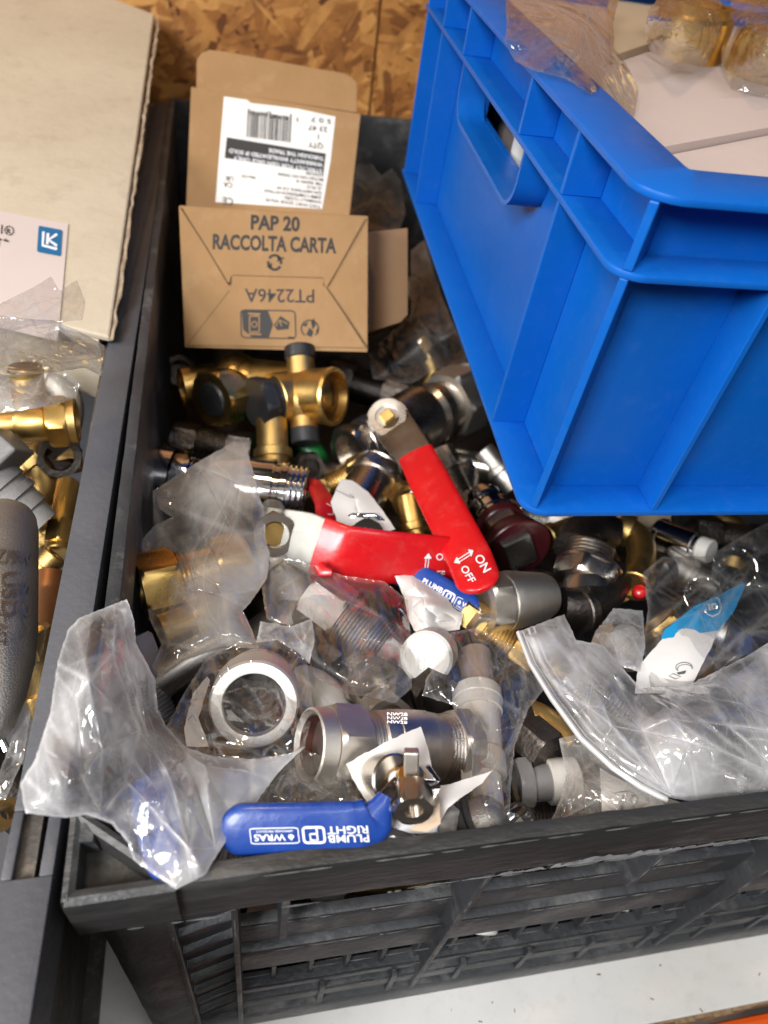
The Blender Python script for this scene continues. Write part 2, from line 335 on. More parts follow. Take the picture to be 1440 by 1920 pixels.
# ------------------------------------------------------------------ plastic film and paper
def inside(pts, poly):
    x, y = pts[:, 0], pts[:, 1]; r = np.zeros(len(pts), bool); n = len(poly)
    for i in range(n):
        x1, y1 = poly[i]; x2, y2 = poly[(i + 1) % n]
        c = ((y1 > y) != (y2 > y)) & (x < (x2 - x1) * (y - y1) / (y2 - y1 + 1e-12) + x1); r ^= c
    return r
def edgedist(pts, poly):
    d = np.full(len(pts), 1e9)
    for i in range(len(poly)):
        a = np.array(poly[i]); b = np.array(poly[(i + 1) % len(poly)]); ab = b - a
        t = np.clip(((pts - a) @ ab) / (ab @ ab + 1e-9), 0, 1); d = np.minimum(d, np.linalg.norm(pts - a - np.outer(t, ab), axis=1))
    return d
def crumple(pts, cell, amp, rs, ang=0., ratio=1., given=None):
    c, s_ = math.cos(ang), math.sin(ang); fw = lambda p: np.stack([(p[:, 0] * c + p[:, 1] * s_) / ratio, -p[:, 0] * s_ + p[:, 1] * c], 1)
    if given is None:
        q0 = fw(pts); lo, hi = q0.min(0) - cell * 2, q0.max(0) + cell * 2
        g = np.array([(x, y) for x in np.arange(lo[0], hi[0], cell) for y in np.arange(lo[1], hi[1], cell)]); g = g + rs.uniform(-.48, .48, g.shape) * cell
        vo, eo, fo, *_r = delaunay_2d_cdt([Vector(a) for a in g], [], [], 0, 1e-5)
        vo = np.array([tuple(a) for a in vo]); h = rs.normal(0, amp, len(vo))
        bk = np.stack([vo[:, 0] * ratio * c - vo[:, 1] * s_, vo[:, 0] * ratio * s_ + vo[:, 1] * c], 1)
        ed = set()
        for t in fo:
            for i in range(3): ed.add((min(t[i], t[i - 1]), max(t[i], t[i - 1])))
        return vo, h, [tuple(t) for t in fo], bk, sorted(ed)
    vo, h, fo = given[:3]; q = fw(pts)
    out = np.zeros(len(q)); cr = np.zeros(len(q))
    for t in fo:
        a, b, d = vo[t[0]], vo[t[1]], vo[t[2]]
        bb = np.all((q >= np.minimum(np.minimum(a, b), d) - 1e-3) & (q <= np.maximum(np.maximum(a, b), d) + 1e-3), 1)
        ix = np.nonzero(bb)[0]
        if not len(ix): continue
        den = (b[1] - d[1]) * (a[0] - d[0]) + (d[0] - b[0]) * (a[1] - d[1])
        if abs(den) < 1e-9: continue
        l1 = ((b[1] - d[1]) * (q[ix, 0] - d[0]) + (d[0] - b[0]) * (q[ix, 1] - d[1])) / den
        l2 = ((d[1] - a[1]) * (q[ix, 0] - d[0]) + (a[0] - d[0]) * (q[ix, 1] - d[1])) / den; l3 = 1 - l1 - l2
        k = (l1 >= -1e-3) & (l2 >= -1e-3) & (l3 >= -1e-3); j = ix[k]
        out[j] = l1[k] * h[t[0]] + l2[k] * h[t[1]] + l3[k] * h[t[2]]
        key = lambda u, w: (math.sin(u * 12.9898 + w * 78.233 + (u + w) * 3.1) * 43758.5453) % 1.0
        e = [key(min(t[1], t[2]), max(t[1], t[2])), key(min(t[0], t[2]), max(t[0], t[2])), key(min(t[0], t[1]), max(t[0], t[1]))]
        L_ = [l1[k], l2[k], l3[k]]
        cr[j] = np.maximum(cr[j], np.max([np.exp(-(L_[i] / .06) ** 2) * max(0, e[i] - .35) / .65 for i in range(3)], axis=0))
    return out, cr
def film(name, label, cat, outline, mt, inner=(), dz=0., thick=.5, amp=.14, cell=42, fine=15, step=7., seed=1, ang=0., ratio=1.6, layers=2, group=None, parent=None, edge=.5, build=True, swell=90.):
    if layers > 1: amp *= 1.5; step *= .88
    rs = np.random.RandomState(seed)
    ctl = [(a[0], a[1], (a[2] if len(a) > 2 else dz)) for a in list(outline) + list(inner)]
    cp = np.array(ctl); K = np.sqrt(((cp[:, None, :2] - cp[None, :, :2]) ** 2).sum(-1) + 900.)
    Am = np.block([[-K, np.ones((len(cp), 1))], [np.ones((1, len(cp))), np.zeros((1, 1))]])
    sol = np.linalg.lstsq(Am + 0 * Am, np.append(cp[:, 2], 0), rcond=None)[0]
    def dzf(q): return -np.sqrt(((q[:, None, :] - cp[None, :, :2]) ** 2).sum(-1) + 900.) @ sol[:-1] + sol[-1]
    pl = []
    oc = [np.array(a[:2], float) for a in outline]
    for i in range(len(oc)):
        a, b = oc[i], oc[(i + 1) % len(oc)]; n = max(1, int(np.linalg.norm(b - a) / step))
        nn = np.array([-(b - a)[1], (b - a)[0]]); nn = nn / (np.linalg.norm(nn) + 1e-9)
        for k in range(n):
            t = k / n; pl.append(a + (b - a) * t + (nn * rs.normal(0, .5) if k else 0))
    poly = [tuple(p) for p in pl]; pa = np.array(poly)
    lo, hi = pa.min(0), pa.max(0); M = MB(); cre = []
    for ly in range(layers):
        g = np.array([(x + (step / 2 if j % 2 else 0), y) for j, y in enumerate(np.arange(lo[1], hi[1], step * .87)) for x in np.arange(lo[0], hi[0], step)])
        g = g + rs.uniform(-.25, .25, g.shape) * step; g = g[inside(g, poly)]; g = g[edgedist(g, poly) > step * .55]
        n = len(pa); c1 = crumple(pa, cell, amp, rs, ang, ratio); c2 = crumple(pa, fine * 1.6, amp * .16, rs, ang + .4, 1.6)
        okv = inside(c1[3], poly) & (edgedist(c1[3], poly) > step * .7); ids = {}; ex = []
        for i in np.nonzero(okv)[0]: ids[i] = n + len(ex); ex.append(c1[3][i])
        ce_ = [(ids[i], ids[j]) for i, j in c1[4] if i in ids and j in ids]
        if len(ex):
            ex = np.array(ex); g = g[np.min(((g[:, None, :] - ex[None]) ** 2).sum(-1), 1) > (step * .5) ** 2] if len(g) else g
            allp = np.vstack([pa, ex, g])
        else: allp = np.vstack([pa, g])
        vo, _, fo, *_r = delaunay_2d_cdt([Vector(a) for a in allp], [(i, (i + 1) % n) for i in range(n)] + ce_, [], 1, 1e-4)
        q = np.array([tuple(a) for a in vo]); ed = edgedist(q, poly)
        h1, k1 = crumple(q, cell, amp, rs, ang, ratio, c1); h2, k2 = crumple(q, cell, amp, rs, ang + .4, 1.6, c2); c1, c2 = k1, k2
        prof = np.sqrt(np.clip(1 - (1 - np.clip(ed / swell, 0, 1)) ** 2, 0, 1)); fade = np.clip(ed / 22., .12, 1)
        h = (h1 + h2) * fade + (thick * prof if ly == 0 else -thick * prof) * (1 if layers > 1 else 0)
        zz = dzf(q)
        pts = []
        for (x, y), z_, hh in zip(q, zz, h):
            p = A(x, y, z_); pts.append(p - nrm(p) * hh)
        M.add(pts, [tuple(t) for t in fo])
        cre.extend(np.clip(.9 * c1 + .25 * c2 + edge * np.exp(-(ed / 4.) ** 2), 0, 1.3))
    M.attr['crease'] = cre
    o = M.build(name, mt, parent, smooth=True, sharp=75, recalc=False)
    if label: tag(o, label, cat, group)
    return o
def seam(name, pts, r, mt, parent, dz=0.):
    M = MB(); M.tube([A(p[0], p[1], (p[2] if len(p) > 2 else dz)) for p in pts], r, 6); return M.build(name, mt, parent)
VN = -R[:, 2]      # towards the camera, used for faces that look at it
# ------------------------------------------------------------------ fittings
def nut(mb, a, d, L, R_, bore=0., depth=None, phase=0.):
    c = R_ * .90; dp = depth if depth is not None else L
    pr = [(dp, 0), (dp, bore), (.02, bore)] if bore else [(0, 0)]
    pr += [(0, max(bore + .01, c * .96)), (0, R_, c * 1.0), (.10 * R_, R_, None), (L - .10 * R_, R_, None), (L, R_, c), (L, 0)]
    mb.lathe(a, d, pr, 48, math.pi / 6 + (phase - .2) * .5, VN if abs(np.dot(nrm(d), VN)) < .93 else None)
def cyl(mb, a, d, L, r0, r1=None, bore=0., depth=None, ch=.06, seg=44):
    r1 = r0 if r1 is None else r1; dp = depth if depth is not None else L * .95
    pr = [(dp, 0), (dp, bore), (.02, bore)] if bore else [(0, 0)]
    pr += [(0, r0 - ch), (ch, r0), (L - ch, r1), (L, r1 - ch), (L, 0)]
    mb.lathe(a, d, pr, seg)
def thread(mb, a, d, L, r, pitch=.14, bore=0., depth=None):
    n = max(2, int(L / pitch)); dp = depth if depth is not None else L * .95
    pr = [(dp, 0), (dp, bore), (.02, bore)] if bore else [(0, 0)]
    for i in range(n): pr += [(i * L / n, r * .93), ((i + .35) * L / n, r), ((i + .6) * L / n, r), ((i + .95) * L / n, r * .93)]
    pr += [(L, r * .93), (L, 0)]
    mb.lathe(a, d, pr, 44)
def part(T, name, mt, *fns, **kw):
    mb = MB()
    for fn, *a in fns:
        k = a.pop() if a and isinstance(a[-1], dict) else {}
        fn(mb, *a, **k)
    return mb.build(name, mt, T, **kw)
def sphere(mb, c, r, sc=(1, 1, 1), seg=24, rows=14, ax=None):
    c = np.asarray(c); vs = []; f = []
    for i in range(rows + 1):
        for k in range(seg):
            t = math.pi * i / rows; p = 2 * math.pi * k / seg
            q = np.array([math.sin(t) * math.cos(p) * sc[0], math.sin(t) * math.sin(p) * sc[1], math.cos(t) * sc[2]]) * r
            vs.append(c + (q @ np.asarray(ax) if ax is not None else q))
    for i in range(rows):
        for k in range(seg): f.append((i * seg + k, i * seg + (k + 1) % seg, (i + 1) * seg + (k + 1) % seg, (i + 1) * seg + k))
    mb.add(vs, f)
def bend(mb, pts, r, seg=24):
    mb.tube(pts, r, seg)
def arc(p0, p1, p2, n=10):
    p0, p1, p2 = map(np.asarray, (p0, p1, p2)); return [(1 - t) ** 2 * p0 + 2 * t * (1 - t) * p1 + t * t * p2 for t in np.linspace(0, 1, n)]
UPZ = np.array([0, 0, 1.])
UPZ_ = np.array([0, 0, 1.])
# ------------------------------------------------------------------ setting: shelf, beam, board wall
def struct(o): o['kind'] = 'structure'; return o
mb = MB(); mb.box((-70, 3.45, -43.1), (110, 74, -41.3)); o = mb.build('shelf', shelfM, None, smooth=False, bevel=.06); struct(o)
mb = MB(); n = 160
for i in range(n):      # crumbling chipboard edge of the shelf
    x = -70 + 180 * i / n; w_ = 180 / n; y = 3.42 - rng.uniform(.02, .22)
    mb.box((x, y, -43.0 + rng.uniform(0, .3)), (x + w_ * .98, 3.44, -41.32 - rng.uniform(0, .25)))
o = mb.build('chipboard_edge', chip, None, smooth=False); struct(o); o.name = 'shelf_edge'
mb = MB(); rs = random.Random(31)
for i in range(70):      # dust and chips on the shelf
    x, y = rs.uniform(-8, 32), 3.5 + 4.0 * rs.random() ** 3; a = rs.uniform(0, 3.1); l, w = rs.uniform(.015, .11), rs.uniform(.01, .035)
    u = np.array([math.cos(a), math.sin(a), 0]) * l; v = np.array([-math.sin(a), math.cos(a), 0]) * w; p = np.array([x, y, -41.29]); h_ = UPZ_ * rs.uniform(.01, .05)
    mb.hexa([p - u - v, p + u - v, p + u + v, p - u + v, p - u * .6 - v * .6 + h_, p + u * .6 - v * .6 + h_, p + u * .6 + v * .6 + h_, p - u * .6 + v * .6 + h_])
o = mb.build('crumbs', chip, None, smooth=False); o['kind'] = 'stuff'
T = thing('rack_beam', 'orange painted rack beam along the front edge of the white shelf', 'rack beam', (10, 2, -50))
part(T, 'beam_web', orangeM, (MB.box, (-70, 2.35, -50), (110, 3.1, -42.5)), smooth=False, bevel=.3)
# strand board wall behind the crates
YW = 72.0
def osb():
    M = bpy.data.materials.new('strand_board'); M.use_nodes = True; N = M.node_tree.nodes; L = M.node_tree.links; b = N['Principled BSDF']; b.inputs['Roughness'].default_value = .62
    at = N.new('ShaderNodeAttribute'); at.attribute_name = 'shade'; r = N.new('ShaderNodeValToRGB'); e = r.color_ramp.elements
    e[0].position = 0; e[0].color = (*lin(98, 52, 20), 1); e[1].position = 1; e[1].color = (*lin(206, 150, 82), 1); k = e.new(.5); k.color = (*lin(166, 108, 50), 1)
    L.new(at.outputs['Fac'], r.inputs[0]); tc = N.new('ShaderNodeTexCoord'); n = N.new('ShaderNodeTexNoise'); n.inputs['Scale'].default_value = 60; n.inputs['Detail'].default_value = 8
    L.new(tc.outputs['Object'], n.inputs[0]); mx = N.new('ShaderNodeMix'); mx.data_type = 'RGBA'; mx.blend_type = 'MULTIPLY'; mx.inputs[0].default_value = .6
    rr = N.new('ShaderNodeValToRGB'); rr.color_ramp.elements[0].position = .3; rr.color_ramp.elements[0].color = (.42, .32, .25, 1); rr.color_ramp.elements[1].position = .55; rr.color_ramp.elements[1].color = (1, 1, 1, 1)
    L.new(n.outputs[0], rr.inputs[0]); L.new(r.outputs[0], mx.inputs[6]); L.new(rr.outputs[0], mx.inputs[7]); L.new(mx.outputs[2], b.inputs['Base Color'])
    bp = N.new('ShaderNodeBump'); bp.inputs['Strength'].default_value = .4; bp.inputs['Distance'].default_value = .003; L.new(n.outputs[0], bp.inputs['Height']); L.new(bp.outputs[0], b.inputs['Normal'])
    return M
osbM = osb()
def board(x0, x1, label, seed):
    rs = random.Random(seed); mb = MB(); sh = []
    mb.box((x0, YW, -42), (x1, YW + 1.8, 25)); sh += [.25] * 8
    for i in range(int((x1 - x0) * 75)):
        cx, cz = rs.uniform(x0, x1), rs.uniform(-26, 2) if rs.random() < .93 else rs.uniform(-42, 25); a = rs.gauss(.25, .55) if rs.random() < .75 else rs.uniform(0, 3.14); l, w = rs.uniform(.8, 3.6), rs.uniform(.15, .75)
        k = rs.randint(6, 8); y = YW - .004 - .0002 * (i % 400) - rs.uniform(0, .05); t = rs.uniform(-.02, .02)
        pts = []
        for j in range(k):
            b_ = 2 * math.pi * j / k; u = math.copysign(abs(math.cos(b_)) ** .6, math.cos(b_)) * l * rs.uniform(.75, 1) ; v = math.copysign(abs(math.sin(b_)) ** .7, math.sin(b_)) * w * rs.uniform(.6, 1)
            px_, pz_ = cx + u * math.cos(a) - v * math.sin(a), cz + u * math.sin(a) + v * math.cos(a)
            pts.append((min(max(px_, x0 + .05), x1 - .05), y + t * u * .3, pz_))
        mb.add(pts, [tuple(range(k))]); sh += [min(1, max(0, rs.gauss(.55, .24)))] * k
    mb.attr['shade'] = sh
    o = mb.build('strand_board', osbM, None, smooth=False, recalc=False); tag(o, label, 'wall board', 'strand boards behind the crates'); return o
seamx = hit(708, 60, (0, YW, 0), (0, 1, 0))[0]
board(-45, seamx - .06, 'wide golden strand board wall behind the brown carton', 3)
board(seamx + .06, 70, 'strand board panel beside the blue crate, right of the board seam', 4)
# ------------------------------------------------------------------ black crate
BX0, BX1, BY0, BY1 = -4.35, 36.0, 6.2, 67.5; ZR, ZF = -20.0, -41.25
T = thing('plastic_crate', 'worn black slatted plastic crate heaped with plumbing fittings', 'crate', (16, 37, ZF)); crate = T
def rail(mb, pts, w, h, jit=.03, seed=1):   # rim bar with its top at the points
    rs = random.Random(seed); q = []
    for a, b in zip(pts[:-1], pts[1:]):
        a = np.array(a, float); b = np.array(b, float); n = max(2, int(np.linalg.norm(b - a) / .7))
        for k in range(n): q.append(a + (b - a) * k / n + np.array([rs.gauss(0, jit * .5), rs.gauss(0, jit * .5), rs.gauss(0, jit)]))
    q.append(np.array(pts[-1], float)); q = [p - np.array([0, 0, h / 2]) for p in q]
    mb.strap(q, [w] * len(q), UPZ, h, 0, 7., 20)
mb = MB(); rail(mb, [(-2.2, 6.5, ZR), (36, 6.5, ZR)], .62, 2.9, .018, 2); mb.build('front_rim', scuffp, T, sharp=40)
mb = MB(); rail(mb, [(-4.05, 7.6, ZR), (-4.05, 67.2, ZR)], .6, 2.6, .015, 3); mb.build('side_rim', blackp, T, sharp=40)
mb = MB(); rail(mb, [(35.7, 6.4, ZR), (35.7, 67.2, ZR)], .6, 2.6, .015, 4); rail(mb, [(-4.0, 67.2, ZR), (35.7, 67.2, ZR)], .6, 2.6, .015, 5); mb.build('back_rim', blackp, T, sharp=40)
# corner gusset: raised triangular frame round a dirty recess
a_, b_, c_ = np.array([-4.40, 8.35, ZR + .02]), np.array([-4.36, 6.18, ZR + .02]), np.array([-1.6, 6.22, ZR + .02])
mb = MB()
def bar3(mb, p, q, w, h):
    p = np.array(p, float); q = np.array(q, float); mb.strap([p - UPZ * h / 2 + (q - p) * t for t in np.linspace(-.03, 1.03, 9)], [w] * 9, UPZ, h, 0, 6., 16)
ce = (a_ + b_ + c_) / 3
sh = lambda p, k: p + (ce - p) * k
bar3(mb, sh(a_, .10), sh(b_, .10), .42, 2.6); bar3(mb, sh(b_, .10), sh(c_, .10), .50, 2.6); bar3(mb, sh(c_, .08) + np.array([0, .12, 0]), sh(a_, .08) + np.array([0, .12, 0]), .40, 2.6)
mb.build('corner_frame', scuffp, T, sharp=40)
mb = MB(); mb.add([sh(a_, .12) - UPZ * .9, sh(b_, .12) - UPZ * .9, sh(c_, .12) - UPZ * .9], [(0, 1, 2)]); mb.build('corner_pocket', mat('dirty_black_plastic', (.035, .034, .032), .75, 0., (.06, .055, .045), 60., .5, 300., .1, 0., (.22, .19, .14), 90., .5), T, smooth=False)
# front wall: slotted rails stepping down to the base
mb = MB()
def frail(y0, y1, z0, z1, x0=-.3, x1=36, seed=0):
    rs = random.Random(seed); n = int((x1 - x0) / .9)
    q = [np.array([x0 + (x1 - x0) * k / n, (y0 + y1) / 2, (z0 + z1) / 2 + rs.gauss(0, .02)]) for k in range(n + 1)]
    mb.strap(q, [y1 - y0] * (n + 1), UPZ, abs(z1 - z0), 0, 8., 16)
frail(7.0, 7.5, -30.0, -27.7, seed=1); frail(6.75, 7.5, -33.2, -30.3, seed=2)
frail(6.62, 7.3, -36.4, -35.5, seed=3); frail(6.45, 7.2, -38.4, -36.9, seed=4); frail(6.2, 7.4, -41.25, -38.7, x0=-2.2, seed=5)
mb.build('front_wall', blackp, T, sharp=40)
for i in range(10):
    x = -5.2 + 6.35 * i + (.05 if i else 0)
    if x < 0 or x > 36: continue
    mb = MB(); full = (i % 2 == 0)
    y_ = 6.28
    z0 = -41.0 if full else -27.0
    mb.hexa([(x - .12, y_, z0), (x + .12, y_, z0), (x + .16, 7.5, z0), (x - .16, 7.5, z0), (x - .12, y_, -22.7), (x + .12, y_, -22.7), (x + .16, 7.5, -22.7), (x - .16, 7.5, -22.7)])
    mb.build('rib', blackp, T, smooth=False, bevel=.05)
for x in (-2.1, -.3):
    mb = MB(); mb.hexa([(x - .11, 6.18, -41), (x + .11, 6.18, -41), (x + .16, 7.4, -41), (x - .16, 7.4, -41), (x - .09, 6.2, -22.7), (x + .09, 6.2, -22.7), (x + .16, 7.4, -22.7), (x - .16, 7.4, -22.7)])
    mb.build('rib', scuffp, T, smooth=False, bevel=.05)
mb = MB(); rs = random.Random(21)  # pale broken lines on the edges: wear together with painted edge highlights
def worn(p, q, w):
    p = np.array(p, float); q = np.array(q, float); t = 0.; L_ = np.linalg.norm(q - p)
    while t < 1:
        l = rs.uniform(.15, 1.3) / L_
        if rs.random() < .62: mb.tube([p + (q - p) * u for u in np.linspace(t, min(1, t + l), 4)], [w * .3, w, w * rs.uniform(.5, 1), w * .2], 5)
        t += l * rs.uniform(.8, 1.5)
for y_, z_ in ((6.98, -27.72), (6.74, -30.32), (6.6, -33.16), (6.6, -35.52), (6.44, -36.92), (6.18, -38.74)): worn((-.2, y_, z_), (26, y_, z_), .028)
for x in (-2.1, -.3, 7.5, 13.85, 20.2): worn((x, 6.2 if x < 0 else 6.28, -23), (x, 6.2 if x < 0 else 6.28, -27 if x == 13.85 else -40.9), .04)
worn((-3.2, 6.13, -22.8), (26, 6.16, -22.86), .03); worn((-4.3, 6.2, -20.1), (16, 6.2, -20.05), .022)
mb.build('edge_wear_highlight', mat('worn_highlight_grey', (.15, .148, .14), .6, 0., (.07, .07, .068), 90.), T)['kind'] = 'stuff'
# little upright bars inside the slots and pegs on the lower face
mb = MB()
for x in np.arange(1.1, 36, 1.55):
    if abs((x - 1.15) % 6.35) < .3: continue
    mb.hexa([(x - .1, 6.8, -36.8), (x + .1, 6.8, -36.8), (x + .1, 7.3, -36.8), (x - .1, 7.3, -36.8), (x - .1, 6.95, -33.8), (x + .1, 6.95, -33.8), (x + .1, 7.4, -33.8), (x - .1, 7.4, -33.8)])
for x in np.arange(3.2, 36, 3.2): mb.hexa([(x - .16, 6.3, -39.2), (x + .16, 6.3, -39.2), (x + .1, 6.9, -39.2), (x - .1, 6.9, -39.2), (x - .12, 6.4, -36.2), (x + .12, 6.4, -36.2), (x + .1, 6.9, -36.2), (x - .1, 6.9, -36.2)])
mb.build('slot_bars', blackp, T, smooth=False, bevel=.04)
# rounded corner with louvres
mb = MB(); arcp = [(-4.5, 9.5), (-4.5, 7.9)] + [(-3.2 - 1.3 * math.cos(t), 7.6 - 1.3 * math.sin(t)) for t in np.linspace(.1, 1.5, 9)] + [(-2.2, 6.35), (-.35, 6.75)]
vs = []; zs = np.linspace(-22.0, -41.2, 34); rs = random.Random(5)
for z in zs:
    for i, (x, y) in enumerate(arcp): vs.append((x + rs.gauss(0, .012), y + rs.gauss(0, .012) + .12 * (1 if i > 9 else 0), z))
k = len(arcp); mb.add(vs, [(i * k + j, i * k + j + 1, (i + 1) * k + j + 1, (i + 1) * k + j) for i in range(len(zs) - 1) for j in range(k - 1)])
mb.build('corner_wall', blackp, T, sharp=60)
for i in range(8):
    z = -25.0 - 1.95 * i; mb = MB(); q = [np.array([x, y - .12, z]) for x, y in [(-.3, 7.05), (-1.2, 6.95), (-2.1, 6.75)]]
    mb.strap(q, [.7] * len(q), nrm([0, -.35, 1]), .14, 0, 6., 12); mb.build('louvre', blackp, T, sharp=40)
mb = MB(); mb.box((-4.3, 7.8, -41.2), (-3.92, 67, -22.3)); mb.build('side_wall', blackp, T, smooth=False)
mb = MB(); mb.box((35.6, 7.8, -41.2), (35.95, 67, -22.3)); mb.build('side_wall', blackp, T, smooth=False)
mb = MB(); mb.box((-3.9, 66.9, -41.2), (35.5, 67.3, -22.3)); mb.build('back_wall', blackp, T, smooth=False)
mb = MB(); mb.box((-3.9, 7.6, -41.24), (35.5, 66.8, -40.7)); mb.build('crate_floor', blackp, T, smooth=False)
# worn white scuffs along the lower edge of the front rim
mb = MB(); rs = random.Random(11); x = 3.5; h = 0.; vs = []
while x < 21:
    dens = math.exp(-((x - 11.5) / 4.6) ** 2); h = max(0., .55 * h + .45 * rs.uniform(-.12, .75) * dens); b_ = -22.86 + rs.uniform(0, .06)
    vs.append(((x, 6.168, b_), (x, 6.168, b_ + h + .01))); x += rs.uniform(.05, .2)
mb.add([p for q in vs for p in q], [(2 * i, 2 * i + 2, 2 * i + 3, 2 * i + 1) for i in range(len(vs) - 1) if vs[i][1][2] - vs[i][0][2] > .035])
mb.build('scuff_marks', mat('scuffed_white', (.42, .42, .43), .5, 0., (.20, .20, .21), 200.), T, smooth=False, recalc=False)
# ------------------------------------------------------------------ grey crate on the left
T = thing('plastic_crate', 'grey plastic crate with a smooth broad rim, holding loose brass fittings', 'crate', (-25, 35, ZF)); grey = T
gx = lambda y: -4.72 + .012 * (y - 12)
mb = MB(); zt = -20.4; ys = [2.0, 7.05, 8.5, 16, 30, 50, 67]
def strip(mb, x0, x1, y0, y1, z0, z1):
    mb.hexa([(gx(y0) + x0, y0, z0), (gx(y0) + x1, y0, z0), (gx(y1) + x1, y1, z0), (gx(y1) + x0, y1, z0), (gx(y0) + x0, y0, z1), (gx(y0) + x1, y0, z1), (gx(y1) + x1, y1, z1), (gx(y1) + x0, y1, z1)])
strip(mb, -1.25, 0, -1, 7.0, zt - .28, zt); strip(mb, -1.25, -.98, 7.0, 8.75, zt - .28, zt); strip(mb, -.34, 0, 7.0, 8.75, zt - .28, zt); strip(mb, -1.25, 0, 8.75, 67, zt - .28, zt)
mb.build('rim', greyp, T, smooth=True, sharp=30, bevel=.05)
mb = MB(); strip(mb, -.2, -.01, -1, 67, zt - 2.1, zt - .285); mb.build('rim_skirt', greyp, T, smooth=False, bevel=.03)
mb = MB(); mb.hexa([(-8.4, -1, ZF), (-7.45, -1, ZF), (-7.45, 67, ZF), (-8.4, 67, ZF), (-5.93, -1, zt - .29), (-5.3, -1, zt - .29), (-5.3, 67, zt - .29), (-5.93, 67, zt - .29)]); mb.build('side_wall', dustyp, T, smooth=False)
mb = MB(); mb.box((-46, 66.5, ZF), (-7, 67, zt)); mb.box((-46, 2, ZF), (-45.5, 66, zt)); mb.build('outer_wall', greyp, T, smooth=False)
mb = MB(); mb.box((-45, 2, ZF + .03), (-8.5, 66, ZF + .5)); mb.build('crate_floor', greyp, T, smooth=False)
mb = MB(); mb.box((-8.6, -1, ZF + .02), (-6.7, 66, ZF + .9)); mb.build('base_flange', dustyp, T, smooth=False, bevel=.1)
# ------------------------------------------------------------------ blue stacking crate
T = thing('stacking_crate', 'bright blue ribbed stacking crate set on top of the fittings', 'crate', (28, 32, -18)); blue = T
bo = np.array([10.4, 16.75, -18.0]); bu = np.array([.9988, -.030, 0]); bu = nrm(bu); bv = np.array([-bu[1] * 1.5, 1, 0]); bv = nrm(bv); BA = np.array([bu, bv, UPZ])
LB, WB, HB = 32.6, 42.0, 11.75; D = 1.45
def bbox(mb, lo, hi): mb.box(lo, hi, BA, bo)
def hrail(mb, z0, z1, out=0., inn=D, rr=1.0):
    # a flange running round the near corner and both visible sides, rounded at the corner
    path = [(out, LB - out)] + [(out, y) for y in np.linspace(LB * .8, rr + out + .3, 6)] + [(out + rr - rr * math.cos(t), out + rr - rr * math.sin(t)) for t in np.linspace(0, math.pi / 2, 9)] + [(x, out) for x in np.linspace(rr + out + .3, WB, 6)]
    ipath = [(inn, LB - out)] + [(inn, y) for y in np.linspace(LB * .8, inn + .3, 6)] + [(inn, inn)] * 9 + [(x, inn) for x in np.linspace(inn + .3, WB, 6)]
    n = len(path); vs = []
    for (x, y), (a, b) in zip(path, ipath):
        for q in ((x, y, z0), (x, y, z1), (a, b, z1), (a, b, z0)): vs.append(bo + np.array(q) @ BA)
    f = [(i * 4 + k, i * 4 + (k + 1) % 4, (i + 1) * 4 + (k + 1) % 4, (i + 1) * 4 + k) for i in range(n - 1) for k in range(4)] + [(0, 1, 2, 3), tuple((n - 1) * 4 + k for k in (3, 2, 1, 0))]
    mb.add(vs, f)
mb = MB()   # shell walls with the hand hole left open
h0, h1, hz0, hz1 = 10.1, 21.2, 7.15, 9.36
bbox(mb, (D, D, .05), (D + .28, h0, HB - .02)); bbox(mb, (D, h1, .05), (D + .28, LB - .3, HB - .02)); bbox(mb, (D, h0, .05), (D + .28, h1, hz0)); bbox(mb, (D, h0, hz1), (D + .28, h1, HB - .02))
bbox(mb, (D + .28, D, .05), (WB, D + .28, HB - .02)); bbox(mb, (D + .28, LB - .6, .05), (WB, LB - .3, HB - .02)); bbox(mb, (WB - .3, D + .28, .05), (WB, LB - .6, HB - .02))
mb.build('wall', bluep, T, smooth=False)
mb = MB(); bbox(mb, (D + .3, D + .3, .06), (WB - .3, LB - .6, .4)); mb.build('crate_floor', bluep, T, smooth=False)
mb = MB(); hrail(mb, HB - .22, HB, 0., D + .75, 1.3); bbox(mb, (0, LB - 1.4, HB - .22), (WB, LB, HB - .005)); mb.build('top_rim', bluep, T, sharp=40, bevel=.04)
mb = MB(); hrail(mb, 9.38, 9.6, .02, D - .005, 1.0); mb.build('ledge', bluep, T, sharp=40, bevel=.04)
mb = MB(); hrail(mb, 0, .24, .0, D - .005, 1.0); mb.build('base_flange', bluep, T, sharp=40, bevel=.04)
def rib_s(y, z0, z1, wd=.22):
    mb = MB(); bbox(mb, (.05, y - wd / 2, z0), (D - .003, y + wd / 2, z1)); mb.build('rib', bluep, T, smooth=False, bevel=.03)
def rib_f(x, z0, z1, wd=.22):
    mb = MB(); bbox(mb, (x - wd / 2, .05, z0), (x + wd / 2, D - .003, z1)); mb.build('rib', bluep, T, smooth=False, bevel=.03)
for y in (5.4, 27.1): rib_s(y, .245, 9.375); rib_s(y, 9.605, HB - .225)
for y in (10.9, 21.7): rib_s(y, 9.605, HB - .225)
rib_s(31.9, .245, HB - .225)
for x in (5.25, 18.0, 31.0): rib_f(x, .245, 9.375)
for x in (12., 24.): rib_f(x, 9.605, HB - .225)
mb = MB()   # corner post: a blade on the diagonal plus its web
c0 = [(.32, .32), (.55, .18), (D, D - .1), (D - .1, D)]
for z0, z1 in ((.245, 9.375), (9.605, HB - .225)):
    mb.hexa([bo + np.array([x, y, z0]) @ BA for x, y in c0] + [bo + np.array([x, y, z1]) @ BA for x, y in c0])
mb.build('corner_post', bluep, T, smooth=False, bevel=.04)
mb = MB()   # collar round the hand hole
